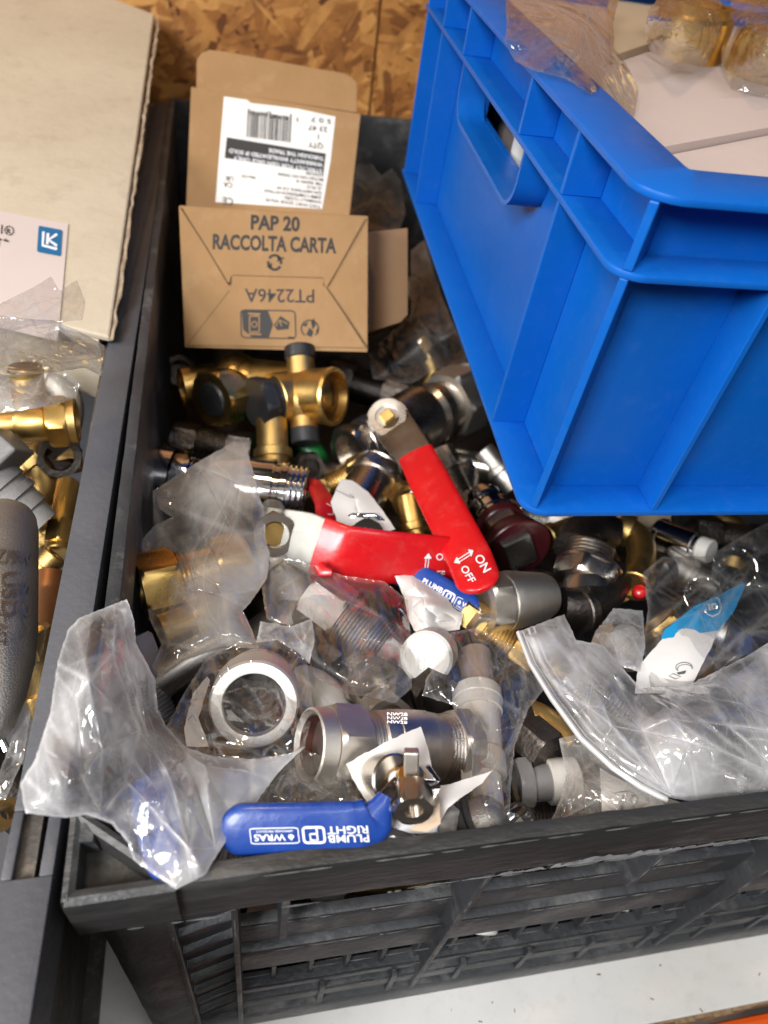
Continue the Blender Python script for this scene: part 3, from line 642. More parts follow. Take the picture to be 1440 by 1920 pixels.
def coll(u): 
    out = []
    rr = 1.3; hy0, hy1, z0, z1 = h0 - .3, h1 + .2, 6.95, 9.37
    pts = [(hy1, z1)] + [(hy1 - rr + rr * math.cos(t), z0 + rr - rr * math.sin(t)) for t in np.linspace(0, math.pi / 2, 7)] + [(hy0 + rr - rr * math.sin(t), z0 + rr - rr * math.cos(t)) for t in np.linspace(0, math.pi / 2, 7)] + [(hy0, z1)]
    return [bo + np.array([u, a, b]) @ BA for a, b in pts]
def collin(u):
    rr = 1.1; hy0, hy1, z0, z1 = h0 - .12, h1 + .02, 7.13, 9.37
    pts = [(hy1, z1)] + [(hy1 - rr + rr * math.cos(t), z0 + rr - rr * math.sin(t)) for t in np.linspace(0, math.pi / 2, 7)] + [(hy0 + rr - rr * math.sin(t), z0 + rr - rr * math.cos(t)) for t in np.linspace(0, math.pi / 2, 7)] + [(hy0, z1)]
    return [bo + np.array([u, a, b]) @ BA for a, b in pts]
L4 = [coll(.1), collin(.1), collin(D + .02), coll(D + .02)]; n = len(L4[0])
mb.add([p for l in L4 for p in l], [(r * n + i, r * n + i + 1, ((r + 1) % 4) * n + i + 1, ((r + 1) % 4) * n + i) for r in range(4) for i in range(n - 1)])
mb.build('handle_collar', bluep, T, sharp=50)
# moulded mark on the wall above the ledge
ik = Ink(bo + bu * (D - .0), -bu, .015)
ik.text('JSP', (1078, 205), (-.4, .92), (.55, -14), .012, 36); ik.done('moulded_mark', mat('moulded_blue', (.004, .085, .40), .5), T)
# carton filling the blue crate
T = thing('carton', 'pale pinkish carton with closed flaps filling the blue crate', 'carton', bo + np.array([20, 15, 1]))
def bq(x, y, z): return bo + np.array([x, y, z]) @ BA
mb = MB(); bbox(mb, (D + 2.0, D + .35, .6), (WB - .6, LB - .9, 10.2)); mb.build('carton_body', pink, T, smooth=False)
fl1 = [(D + .36, D + .36), (WB - .7, D + .36), (WB - .7, 29.3), (D + .36, 5.94)]
mb = MB(); mb.hexa([bq(x, y, 10.0 if y < 2 else 10.22) for x, y in fl1] + [bq(x, y, 10.05 if y < 2 else 10.42) for x, y in fl1]); mb.build('flap', pink, T, smooth=False, bevel=.03)
fl2 = [(D + .36, 6.0), (WB - .7, 29.4), (WB - .7, LB - 1), (D + .36, LB - 1)]
mb = MB(); mb.hexa([bq(x, y, 10.3) for x, y in fl2] + [bq(x, y, 10.60 + (.14 if x < 10 else 0)) for x, y in fl2]); mb.build('flap', pink, T, smooth=False, bevel=.03)
T = thing('plastic_pipe', 'pale grey pipe seen through the hand hole of the blue crate', 'pipe', bq(2.3, 14, 5))
mb = MB()
for k, y in enumerate((12.4, 13.9, 16.6)): mb.lathe(bq(D + 1.0, y, 1.0), UPZ, [(0, 0), (0, .001), (0, .55), (8.0, .55), (8.0, 0)], 24)
OFF_ = mb.build('pipe_body', mat('pale_pipe', (.62, .62, .60), .35), T)
# ------------------------------------------------------------------ cartons
def facepts(pts, p0, n): return [hit(x, y, p0, n) for x, y in pts]
# cream carton on the grey crate
T = thing('carton', 'large cream carton with a pale label, worn along its right edge', 'carton', (-18, 45, -30)); lk = T
p5 = P(205, 632, -19.8); n_lk = nrm([0, -.135, .99]); zl = p5
c = facepts([(205, 632), (289, 26), (205, -6), (-330, -50), (-330, 500)], p5, n_lk)
mb = MB(); mb.slab(c, n_lk, .35); mb.build('lid', cream, T, smooth=False, bevel=.1)
c2_ = [p - n_lk * .36 + np.array([-.55, .12 if i in (0, 4) else 0, 0]) for i, p in enumerate(c)]
mb = MB(); mb.slab(c2_, n_lk, 4.0); mb.build('carton_body', cream, T, smooth=False)
mb = MB(); rs = random.Random(3); q0, q1 = np.array(c[0]), np.array(c[1])
q = [q0 + (q1 - q0) * t + np.array([.10 + .25 * t + rs.uniform(-.04, .05), 0, -.15 + rs.uniform(-.05, .05)]) for t in np.linspace(.0, 1.0, 60)]
mb.strap(q, [.09 + rs.uniform(-.03, .05) for _ in q], nrm([.9, 0, .5]), [.22 + rs.uniform(-.08, .12) for _ in q], 0, 3, 8); mb.build('torn_flap_edge', kraftedge, T, sharp=30)
ik = Ink(zl, n_lk, .06); ik.poly([(-60, 384), (128, 420), (116, 560), (108, 640), (-60, 600)]); ik.done('label', lilac, T)
ik = Ink(zl, n_lk, .10)
def rrect(c, ex, ey, r=.2, k=5):
    c, ex, ey = map(lambda v: np.array(v, float), (c, ex, ey)); out = []
    for sx, sy, a0 in ((1, 1, 0), (-1, 1, math.pi / 2), (-1, -1, math.pi), (1, -1, 1.5 * math.pi)):
        for t in np.linspace(a0, a0 + math.pi / 2, k): out.append(c + ex * (sx * (1 - r) + r * math.cos(t)) + ey * (sy * (1 - r) + r * math.sin(t)))
    return out
ik.poly(rrect((93, 451.5), (22.2, 4.2), (-1.6, 24.5), .14)); ik.done('printed_badge', lkblue, T)
ik = Ink(zl, n_lk, .13)
ik.line([(81.5, 434), (80, 460), (107, 467)], 5); ik.line([(90, 437), (88.5, 458)], 5.2); ik.line([(107, 439), (91, 449.5), (107, 461)], 5.2); ik.done('badge_letters', whiteink, T)
ik = Ink(zl, n_lk, .10)
ik.line([(3.5, 421), (2.5, 438)], 2.2); ik.ring((17, 432), (8, 1.2), (-.6, 8), 1.5); ik.text('R', (12.6, 436.2), (1, .17), (.3, -8.6), .02)
ik.text('an de', (-6, 449.5), (1, .17), (.2, -5), .03, 22); ik.text('1', (-3, 460), (1, .17), (.2, -8), .02); ik.done('label_print', ink, T)
# front brown carton: its glued base faces the camera
n1 = nrm(VN + np.array([0, -.02, .02])); p1 = V(515, 520, 41.0)
T = thing('carton', 'small brown carton with its printed glued base facing out, on the brass valve', 'carton', V(515, 655, 43)); pt = T
fr = facepts([(335, 385), (691, 405), (690, 661), (346, 652)], p1, n1)
back = np.array([0.0, .92, -.40]) * 8.0
ctr = sum(fr) / 4
bk = [p + back - (p - ctr) * .05 for p in fr]
mb = MB(); mb.add(fr + bk, [(0, 1, 2, 3), (7, 6, 5, 4), (0, 4, 5, 1), (1, 5, 6, 2), (2, 6, 7, 3), (3, 7, 4, 0)]); mb.build('carton_body', card, T, smooth=False, bevel=.08)
def lift(pts, h): return [hit(x, y, p1 + n1 * h, n1) for x, y in pts]
mb = MB(); mb.slab(lift([(341, 388), (686, 408), (614, 538), (600, 524), (434, 517), (428, 534)], .075), n1, .07); mb.build('flap', card, T, smooth=False, bevel=.02)
mb = MB(); mb.slab(lift([(434.5, 516), (607, 521.5), (606, 536), (616, 543), (686, 652), (352, 647), (425, 545), (434, 541)], .10), n1, .06); mb.build('flap', card, T, smooth=False, bevel=.02)
ik = Ink(p1, n1, .088); ik.line([(338, 388), (386, 462), (429, 534)], 2.0); ik.line([(428, 531), (434, 531), (434, 517)], 3.4); ik.done('flap_gap_shade', gapshade, T)  # dark lines painted on for the shadow in the flap seams
ik = Ink(p1, n1, .112); ik.line([(612, 539), (650, 594), (689, 652)], 1.8); ik.line([(688, 410), (614, 537)], 1.0); ik.line([(430, 545), (350, 648)], .9); ik.line([(436, 516), (606, 521)], 1.2); ik.done('flap_gap_shade', gapshade, T)
ik = Ink(p1, n1, .085); B = .022
ik.text('PAP 20', (516, 431), (1, .045), (.6, -26), .036, 92, True); ik.text('RACCOLTA CARTA', (514.5, 470), (1, .035), (.6, -27), .036, 232, True)
ik.ring((515, 492), (12, .4), (-.2, 13.5), 5, 22, .5, 3.3); ik.ring((515, 492), (12, .4), (-.2, 13.5), 5, 22, 3.7, 6.5)
ik.poly([(520, 478), (530, 484), (520, 492)]); ik.poly([(510, 506), (500, 500), (510, 492)]); ik.disc((531, 484), (2, 0), (0, 2), 8)
ik.done('print', ink, T)
ik = Ink(p1, n1, .115)
ik.text('PT2246A', (589, 543), (-1, -.012), (.3, 25), .006, 130)
ik.line(rrect((503, 608), (51, .8), (.8, 26), .2), 2.4, True); ik.poly([(453, 582), (502, 582), (512, 608), (504, 633), (472, 632), (456, 618)])
ik.poly([(526, 592), (543, 604), (541, 617), (520, 619), (513, 610)]); ik.done('print', ink, T)
ik2 = Ink(p1, n1, .13); ik2.line([(465, 588), (488, 589)], 3); ik2.line([(466, 626), (490, 627)], 3); ik2.line(rrect((477, 607.5), (9, 0), (0, 15), .2), 2.2, True); ik2.ring((477, 608), (5, 0), (0, 5), 1.8); 
ik2.line([(517, 612), (524, 600), (539, 607)], 2.); ik2.line([(524, 600), (528, 612)], 2.); ik2.done('print_relief', card, T)
ik = Ink(p1, n1, .115); ik.ring((581, 616), (16, 0), (0, 15.5), 2.6, 22, 2.2, 7.2); ik.poly([(566, 609), (578, 604), (574, 613)]); ik.poly([(583, 604), (589, 596), (592, 610), (586, 618)]); ik.poly([(574, 628), (580, 614), (588, 622), (584, 632)]); ik.poly([(592, 620), (598, 612), (597, 626)]); ik.line([(540, 633), (552, 634)], 4); ik.done('print', ink, T)
# rear brown carton with the white label
n2 = nrm(VN + np.array([0, -.10, -.05])); p2 = V(510, 260, 47.5)
T = thing('carton', 'taller brown carton with a white barcode label and open tuck flap', 'carton', V(510, 400, 50)); zv = T
fr = facepts([(358, 162), (677, 213), (655, 412), (348, 400)], p2, n2); back = np.array([0.02, .75, -.75]) * 8
ctr = sum(fr) / 4; bk = [p + back - (p - ctr) * .12 for p in fr]
mb = MB(); mb.add(fr + bk, [(0, 1, 2, 3), (7, 6, 5, 4), (0, 4, 5, 1), (1, 5, 6, 2), (2, 6, 7, 3), (3, 7, 4, 0)]); mb.build('carton_body', card, T, smooth=False, bevel=.06)
fl = facepts([(368, 165), (369, 112), (377, 100), (392, 93), (420, 96), (560, 122), (645, 137), (660, 145), (670, 157), (669, 211)], p2 + n2 * .03, nrm(n2 + np.array([0, .10, .10])))
mb = MB(); mb.slab(fl, n2, .16); mb.build('tuck_flap', card, T, smooth=False, bevel=.03)
ik = Ink(p2, n2, .02); ik.poly([(420, 181), (463, 187), (470, 193), (512, 198), (560, 204), (629, 219), (620, 300), (604, 392), (404, 379)]); ik.done('label', paper, T)
ik = Ink(p2, n2, .05); ex = np.array([-1, -.13]); ey = np.array([-.04, 1.])
rs = random.Random(9); x = 0
while x < 82:     # barcode
    w_ = rs.choice([1.2, 1.2, 1.8, 2.6]); b0 = np.array([546.5, 219.]) + ex * x
    long = 5 if (x < 4 or x > 76 or 38 < x < 44) else 0
    ik.poly([b0 + ey * (-long), b0 + ex * w_ + ey * (-long), b0 + ex * w_ + np.array([-2.4, 48]), b0 + np.array([-2.4, 48])]); x += w_ + rs.choice([1.1, 1.4, 2.2])
ik.text('5', (560, 221), ex, ey * 7.5, .01); ik.text('059085', (541, 218), ex, ey * 7.5, .012, 36); ik.text('000185', (502, 211), ex, ey * 7.5, .012, 36)
ik.text('5 0 7', (621, 224), ex, ey * 8.5, .01, 38); ik.text('23 47', (614, 239), ex, ey * 9, .01, 36); ik.text('1', (598, 252), ex, ey * 9, .02); ik.text('QTY', (606, 270), ex, ey * 9.5, .012, 28)
ik.poly([(425, 257), (611, 288), (606, 325), (421, 296)])
for i, (t, w_) in enumerate((('TWO PORT ZONE VALVE', 104), ('NORMALLY CLOSED', 70), ('22MM COMPRESSION FITTING', 108), ('220-240V/50Hz 5.0 W', 86), ('-S-SLD', 30), ('TM 46043 K', 52), ('BRITISH GAS NO 393060', 86), ('AQ7W5-006', 34))):
    ik.text(t, (601 + i * .9, 385 - i * 8.4), ex, ey * 5.6, .012, w_)
ik.text('CE', (437, 372), ex, ey * 13, .01, 20); ik.text('UK', (440, 330), (.06, 1), (1, .1), .02); 
ik.text('UK', (438, 331), ex, ey * 9, .014, 17); ik.text('CA', (436, 343), ex, ey * 9, .014, 17); ik.text('40x125', (480, 331), ex, ey * 5, .014, 27); ik.text('RM00-000', (429, 185), (-.04, 1), (1, .1), .01); ik.done('label_print', ink, T)
ik = Ink(p2, n2, .08)
for i, (t, w_) in enumerate((('STRICTLY FOR GEN SALE ONLY', 168), ('WARRANTY INVALIDATED IF SOLD', 178), ('THROUGH THE TRADE', 104))): ik.text(t, (603.5 + i * 1.8, 318 - i * 12), (-1, -.155), (-.04 * 7, 7.4), .02, w_)
ik.done('label_print', whiteink, T)
# loose brown flap carton beside them
n3 = nrm(VN + np.array([.35, 0, -.1])); p3 = V(720, 530, 44.5)
T = thing('carton', 'shaded brown carton half hidden behind the small printed carton', 'carton', V(715, 640, 46))
fr = facepts([(640, 440), (765, 427), (765, 590), (752, 604), (640, 640)], p3, n3); mb = MB(); mb.slab(fr, n3, 5.0); mb.build('carton_body', cardin, T, smooth=False, bevel=.05)
# ------------------------------------------------------------------ fittings one by one
HEAP = 'fittings heaped in the black crate'
def G(px, py, dz=0., dw=0.):
    return V(px, py, wof(A(px, py, dz)) + dw)
def axis(a, b): a = np.asarray(a); b = np.asarray(b); return nrm(b - a), float(np.linalg.norm(b - a))
# brass mixing valve under the carton
W0 = 40.5
g = lambda x, y, dw=0.: V(x, y, W0 + dw)
k = W0 / F
T = thing('mixing_valve', 'brass mixing valve with black plastic caps below the printed carton', 'valve', g(510, 800, 1), HEAP)
d, L = axis(g(425, 715, 2.0), g(560, 725, 1.2))
part(T, 'body', brass, (MB.lathe, g(420, 718, 2.4), d, [(-.1, 0), (-.1, 1.2), (.3, 1.75), (.9, 1.9), (1.4, 1.75), (1.7, 1.55), (L * .8, 1.5), (L, 1.45), (L + .3, 1.2), (L + .3, 0)]))
d, L = axis(g(338, 716, 2.4), g(420, 716, 2.6)); part(T, 'left_port', brass, (cyl, g(340, 728, 1.9), nrm(g(430, 716, 3.0) - g(340, 728, 1.9)), 2.2, 1.22, 1.22, .95))
part(T, 'dome', brass, (sphere, g(462, 724, 2.1), 1.72))
d, L = axis(g(392, 752, -.6), g(446, 735, 1.1)); part(T, 'union_nut', brass, (nut, g(396, 750, -.5), d, 1.45, 1.75, .72, .3, {'phase': .25}), (cyl, g(430, 740, .8), d, 1.0, 1.35)); part(T, 'plug', rubber, (cyl, g(394, 751, -.62), d, .4, 1.0, .98, 0, None, .12))
d, L = axis(g(478, 757, -.9), g(565, 742, .9))
part(T, 'front_arm', brass, (cyl, g(512, 750, -.1), d, L, 1.5, 1.5, 1.3, .5), (cyl, g(545, 744, .4), d, 1.6, 1.42))
part(T, 'hex_cap', rubber, (nut, g(478, 757, -.95), d, .85, 1.52, 0, None, .2), (cyl, g(500, 752, -.4), d, .8, 1.27))
d, L = axis(g(563, 668, .6), g(572, 820, .0)); part(T, 'branch', brass2, (cyl, g(563, 668, .6), d, L, .80, .80), (MB.lathe, g(566, 715, .4), d, [(0, .8), (.3, 1.05), (.8, 1.3), (1.4, 1.3), (1.9, 1.05), (2.2, .82)]))
part(T, 'end_cap', rubber, (cyl, g(562, 651, .65), d, .75, .90)); part(T, 'end_cap', rubber, (cyl, g(571, 803, .05), d, .9, .82))
d, L = axis(g(628, 744, -.35), g(555, 741, .75))
mbp = (MB.lathe, g(628, 744, -.35), d, [(.5, 1.36), (.0, 1.42), (-.02, 1.62), (.15, 1.68), (.5, 1.6), (1.4, 1.55), (L, 1.45), (L, 0)])
part(T, 'open_port', brass, mbp)
part(T, 'bore', brassbore, (MB.lathe, g(628, 744, -.35), d, [(1.9, .7), (1.2, .72), (1.2, 1.05), (.52, 1.07), (.5, 1.36)]))  # shade inside the port painted as a darker brass
part(T, 'bore_shade', rubber, (MB.lathe, g(628, 744, -.35), d, [(1.3, 0), (1.3, .66), (1.22, .70)]))  # black disc standing in for the shade deep in the bore
# big lever valve below the blue crate
def lever(T, name, mt, pts, wid, nor, th=.42, tip=True, dome=.05):
    # densify and round the tip
    P_ = [np.asarray(p) for p in pts]; q = []; w = []
    for i in range(len(P_) - 1):
        n = 8
        for j in range(n): t = j / n; q.append(P_[i] * (1 - t) + P_[i + 1] * t); w.append(wid[i] * (1 - t) + wid[i + 1] * t)
    q.append(P_[-1]); w.append(wid[-1])
    for _ in range(2): q = [q[0]] + [(q[i - 1] + q[i] * 2 + q[i + 1]) / 4 for i in range(1, len(q) - 1)] + [q[-1]]
    if tip:
        d = nrm(q[-1] - q[-2]); r = w[-1] / 2
        for a in np.linspace(.15, math.pi / 2 * .985, 9): q.append(P_[-1] + d * r * math.sin(a)); w.append(2 * r * math.cos(a))
    mb = MB(); mb.strap(q, w, nor, [th * min(1, (.35 + .65 * ww / max(wid))) for ww in w], dome, 5., 24); return mb.build(name, mt, T, sharp=70)
T = thing('ball_valve', 'large nickel ball valve whose red lever reads ON OFF, beside the blue crate', 'valve', G(780, 850, -3), HEAP)
ua, ub = G(655, 850, -1.0), G(875, 742, -.6); d, L = axis(ua, ub); c1 = lambda q: cm(q, G(770, 800, -1))
mid = G(770, 792, -1.0)
tt = lambda x, y: float(np.dot(G(x, y, -.8) - ua, d))
part(T, 'body', nickel, (MB.lathe, ua, d, [(tt(700, 828), 0), (tt(700, 828), c1(40)), (tt(715, 820), c1(52)), (tt(740, 808), c1(58)), (tt(775, 790), c1(62)), (tt(790, 783), c1(62)), (tt(795, 780), c1(56)), (tt(802, 777), c1(62)), (tt(815, 770), c1(58)), (tt(816, 770), 0)]))
part(T, 'threads', nickel, (thread, ua + d * tt(812, 772), d, tt(838, 759) - tt(812, 772), c1(50), .17))
part(T, 'union_nut', satin, (nut, ua + d * tt(834, 761), d, tt(878, 740) - tt(834, 761), c1(70), c1(44), .8, .3), (cyl, ua + d * tt(876, 741), d, c1(10), c1(64), c1(60), c1(46), .3))
part(T, 'union_nut', nickel, (nut, ua - d * .1, d, c1(30), c1(52), c1(34), .5, .1), (cyl, ua + d * c1(28), d, c1(16), c1(46)))
part(T, 'seal_ring', rubber, (MB.lathe, ua, d, [(tt(690, 833), c1(30)), (tt(690, 833), c1(50)), (tt(704, 826), c1(52)), (tt(704, 826), c1(30))]))
nl = nrm(VN + np.array([-.15, .1, .15]))
lp = G(728, 786, 1.35)
part(T, 'stem', brass, (MB.box, (-.30, -.36, -.2), (.30, .36, .60), np.array([nrm(np.cross(nl, d)), nrm(np.cross(nl, np.cross(nl, d))), nl]), lp + nl * .2), smooth=False, bevel=.05)
part(T, 'gland', nickel, (cyl, lp - nl * 2.4, nl, 2.3, c1(32)))
part(T, 'lever_nut', nickel, (nut, lp + nl * .55, -nl, .5, c1(36), c1(21), .3, .4), (cyl, lp + nl * .0, nl, .16, c1(38)))
e0, e1, e2 = G(772, 845, 1.3), G(787, 862, 1.0), G(900, 1088, .95)
dl = nrm(e0 - lp)
lever(T, 'lever_plate', steel, [lp - dl * c1(30), lp, e0, G(786, 866, 1.2)], [c1(62), c1(74), c1(62), c1(60)], nl, .16, False, 0)
n4 = nrm(VN + np.array([-.12, .0, .1]))
gr = lever(T, 'lever_grip', redv, [G(779, 850, 1.3), G(800, 892, 1.25), G(880, 1046, 1.25), G(894, 1082, 1.25)], [c1(60), c1(63), c1(63), c1(60)], n4, .34, True, .10)
n4 = square(n4, G(800, 892, 1.25), G(880, 1046, 1.25)); pt0 = G(880, 1046, 1.25); ik = Ink(pt0, n4, .285, gr); dd = np.array([.56, 1]) / 1.146; nd = np.array([1, -.56]) / 1.146
ik.text('ON', (889, 1046), (.53, .85), (.95, -.5) * np.array([15, 15.]), .01); ik.text('OFF', (863, 1066), (.53, .85), (.95 * 13, -.5 * 13), .01)
for q in (0, 5.5): ik.line([np.array([859, 1050]) + np.array([.53, .85]) * q, np.array([882, 1035]) + np.array([.53, .85]) * q], 1.7)
ik.poly([(878, 1031), (888, 1033), (884, 1045)]); ik.poly([(857, 1045), (852, 1056), (864, 1058)]); ik.done('print', whiteink, T)
# chrome valve with horizontal red lever
T = thing('ball_valve', 'chrome ball valve with a long horizontal red lever under the hazy bag', 'valve', G(450, 920, -3), HEAP)
ua, ub = G(305, 898, -1.6), G(576, 930, -1.6); d, L = axis(ua, ub); c1 = lambda q: cm(q, ua) ; tt = lambda x: L * (x - 305) / 271.
part(T, 'body', chrome, (MB.lathe, ua, d, [(tt(360), 0), (tt(360), c1(45)), (tt(400), c1(52)), (tt(440), c1(60)), (tt(468), c1(62)), (tt(512), c1(62)), (tt(515), c1(57)), (tt(524), c1(57)), (tt(527), c1(61)), (tt(538), c1(61)), (tt(540), c1(50)), (tt(540), 0)]))
part(T, 'threads', chrome, (thread, ua + d * tt(538), d, L - tt(538), c1(58), .23, c1(38), .5))
part(T, 'union_nut', chrome, (nut, ua + d * tt(326), d, tt(358) - tt(326), c1(60), c1(38), .5, .2), (MB.lathe, ua, d, [(tt(330), c1(46)), (tt(292), c1(50)), (tt(288), c1(54)), (tt(292), c1(60)), (tt(326), c1(58))]))
nl = nrm(VN + np.array([.30, .0, -.22])); lp = G(513, 1000, 1.25)
part(T, 'gland', steel, (cyl, G(510, 960, -1.2), nrm(lp - G(510, 960, -1.2)), 2.2, c1(24)))
part(T, 'lever_nut', nickel, (nut, lp + nl * .45, -nl, .4, c1(38), c1(22), .35, .3)); part(T, 'stem', brass, (cyl, lp - nl * .1, nl, .33, c1(20)))
lever(T, 'lever_plate', mat('dull_zinc', (.30, .29, .265), .42, 1., (.22, .21, .19), 50., .2, 2400., .12), [G(490, 985, 1.25), G(520, 1000, 1.25), G(570, 1014, 1.25), G(606, 1028, 1.2)], [c1(66), c1(82), c1(92), c1(90)], nl, .14, False, 0)
gr = lever(T, 'lever_grip', redv, [G(594, 1022, 1.22), G(640, 1038, 1.05), G(720, 1045, .75), G(845, 1052, .1)], [c1(92), c1(90), c1(86), c1(80)], nl, .36, True, .09)
part(T, 'grip_lip', redv, (MB.strap, [G(598, 1060, 1.0), G(606, 1072, .9), G(622, 1074, .9)], [.5, .55, .3], nl, .3))
ik = Ink(G(820, 1051, .22), square(nl, G(720, 1045, .75), G(845, 1052, .1)), .285, gr); ik.text('OFF', (803, 1082), (1, .02), (.5, -12.5), .01); ik.text('ON', (817, 1050), (1, .02), (.5, -12.5), .01)
for q in (0, 5): ik.line([(799 + q, 1044), (795 + q, 1074)], 1.6)
ik.poly([(794, 1047), (809, 1047), (803, 1037)]); ik.poly([(789, 1071), (805, 1072), (796, 1081)]); ik.done('print', whiteink, T)
# dark red lever standing behind it
T = thing('ball_valve', 'red lever of a buried valve poking up behind the horizontal red lever', 'valve', G(612, 1000, -2), HEAP)
n5 = nrm(VN + np.array([.45, 0, .1])); c1 = lambda q: cm(q, G(612, 960, 0))
gr = lever(T, 'lever_grip', redv, [G(560, 902, -1.2), G(592, 912, -.6), G(612, 945, -.2), G(616, 1000, -.2), G(614, 1040, -.4)], [c1(24), c1(34), c1(48), c1(50), c1(46)], n5, .36, False, .06)
ik = Ink(G(616, 975, -.2), n5, .30, gr); ik.text('N', (612, 1004), (0, -1), (14, 0), .01); ik.line([(612, 945), (625, 952), (624, 966), (614, 965)], 1.8); ik.done('print', whiteink, T)
part(T, 'body', darkmetal, (cyl, G(560, 890, -3.2), nrm(G(640, 900, -3.2) - G(560, 890, -3.2)), 3.2, 1.0))
# tagged valve between the two red levers
T = thing('compression_valve', 'small nickel valve wrapped in a white paper tag between the two red levers', 'valve', G(690, 960, -3), HEAP)
ua = G(708, 888, -1.4); d, L = axis(ua, G(648, 985, -1.8)); c1 = lambda q: cm(q, ua)
part(T, 'union_nut', nickel, (nut, ua, d, .95, c1(56), c1(40), .7, .4), (cyl, ua - d * .22, d, .3, c1(50), c1(52), c1(38), .2)); part(T, 'body', nickel, (cyl, ua + d * .8, d, L - .6, c1(46)))
pp = [(620, 942), (639, 898), (660, 901), (690, 922), (718, 958), (741, 992), (706, 1003), (680, 1010), (640, 1002)]
film('paper_tag', None, None, pp, paper, [(675, 945, .45), (650, 960, .35)], dz=.25, thick=0, amp=.03, cell=50, step=8, layers=1, seed=4, parent=T)
ik = Ink(G(655, 930, .4), VN, .12); ik.line([(628, 918), (668, 938)], 1.2); ik.line([(655, 926), (692, 960)], 1.3); ik.line([(646, 948), (664, 955)], 1.2); ik.done('print', greyink, T)
st = G(682, 985, .0); part(T, 'valve_stem', chrome, (nut, G(690, 1000, .35), -nrm(VN + np.array([.2, .3, .2])), .7, .85, .35, .4, .3), (cyl, G(690, 1000, .4), -nrm(VN + np.array([.2, .3, .2])), .3, .32))
part(T, 'stem_wing', chrome, (MB.strap, [G(640, 985, -.2), G(662, 975, .2), G(700, 975, .25), G(730, 992, -.2)], [.5, .7, .7, .5], VN, .18))
# blue lever behind
T = thing('ball_valve', 'blue lever with white lettering emerging from under the red levers', 'valve', G(800, 1120, -3), HEAP)
n6 = nrm(VN + np.array([-.1, .1, .25])); c1 = lambda q: cm(q, G(820, 1110, 0))
gr = lever(T, 'lever_grip', bluev, [G(690, 1040, -.6), G(760, 1074, -.5), G(815, 1104, -.5), G(872, 1134, -.5)], [c1(58), c1(60), c1(60), c1(56)], n6, .4, True, .07)
part(T, 'body', nickel, (cyl, G(640, 1040, -3), nrm(G(720, 1060, -3) - G(640, 1040, -3)), 2.6, 1.1))
def lever_print(T, p0, n, o, ex, ey, s, lift, sx=1.):
    ik = Ink(p0, n, lift, gr, .03); o = np.array(o, float); ex = np.array(ex, float) * sx; ey = np.array(ey, float)
    q = lambda x, y: o + ex * x * s + ey * y * s
    ik.text('PLUMB', q(0, 1.12), ex, ey * s * .98, .018, 3.75 * s * sx); ik.text('RIGHT', q(.0, 0), ex, ey * s * .98, .018, 3.75 * s * sx)
    ik.line(rrect(q(5.0, 1.05), ex * s * .95, ey * s * 1.0, .35), .32 * s, True); ik.line([q(4.7, .1), q(4.7, 1.7), q(5.35, 1.7), q(5.35, .9), q(4.7, .9)], .27 * s)
    ik.line(rrect(q(8.6, 1.05), ex * s * 2.2, ey * s * 1.0, .2), .13 * s, True); ik.text('WRAS', q(7.6, .85), ex, ey * s * .85, .02, 2.9 * s * sx); ik.text('APPROVED PRODUCT', q(6.85, .32), ex, ey * s * .28, .01, 3.4 * s * sx)
    ik.disc(q(7.1, 1.2), ex * s * .27, ey * s * .33, 12); ik.poly([q(6.9, 1.3), q(7.1, 1.75), q(7.3, 1.3)]); ik.done('print', whiteink, T)
lever_print(T, G(815, 1104, -.5), square(n6, G(760, 1074, -.5), G(872, 1134, -.5)), (786, 1103), nrm([.88, .48]), nrm([.45, -.89]), 10.2, .29, 1.1)
# white wrapped part and white cap
o = film('wrapped_part', 'crumpled white wrapped piece beside the blue lever and white cap', 'packaging', [(740, 1080, .0), (775, 1076), (800, 1096), (828, 1116), (840, 1122), (850, 1140), (868, 1152), (862, 1180), (830, 1186), (800, 1196), (776, 1182), (764, 1155), (758, 1120)], paper, [(815, 1150, .3), (790, 1115, .3)], dz=-.3, thick=.25, amp=.24, cell=22, fine=9, step=5, seed=13, layers=2)
T = thing('white_cap', 'round white plastic cap with faint raised letters in the middle of the heap', 'cap', G(800, 1240, -2), HEAP)
nn = nrm(VN + np.array([-.25, .05, .05])); cc = G(799, 1233, .3); c1 = lambda q: cm(q, cc)
part(T, 'cap_body', whitep, (MB.lathe, cc, -nn, [(0, 0), (0, c1(44)), (.1, c1(50)), (.5, c1(51)), (1.8, c1(49)), (1.8, 0)]))
ik = Ink(cc, nn, .02); ik.text('CZ91', (783, 1258), (0, -1), (14, 0), .005); ik.done('raised_letters', mat('faint_mark', (.50, .49, .46), .5), T)
# nickel vent
T = thing('air_vent', 'tapered nickel air vent lying right of the red lever tip', 'vent', G(980, 1180, -2), HEAP)
ua = G(905, 1133, -.3); ub = G(1058, 1112, -.8); d, L = axis(ua, ub); c1 = lambda q: cm(q, ua)
part(T, 'hex_end', satin, (nut, ua - d * .2, d, c1(46), c1(66), c1(40), .6, .15)); part(T, 'body', satin, (MB.lathe, ua, d, [(c1(40), c1(50)), (c1(44), c1(57)), (c1(60), c1(58)), (c1(140), c1(46)), (c1(144), c1(42)), (c1(152), c1(41)), (c1(155), c1(36)), (c1(155), 0)]))
T = thing('pipe_elbow', 'dark elbow fitting beyond the tapered nickel vent', 'elbow', G(1100, 1170, -2), HEAP)
part(T, 'body', darkmetal, (bend, arc(G(1052, 1138, -1.2), G(1130, 1150, -1.2), G(1150, 1080, -1.8)), cm(38, G(1090, 1140, -1)))); part(T, 'collar', darkmetal, (cyl, G(1088, 1146, -1.2), nrm(G(1120, 1140, -1.2) - G(1088, 1146, -1.2)), .5, cm(41, G(1090, 1140, -1))))
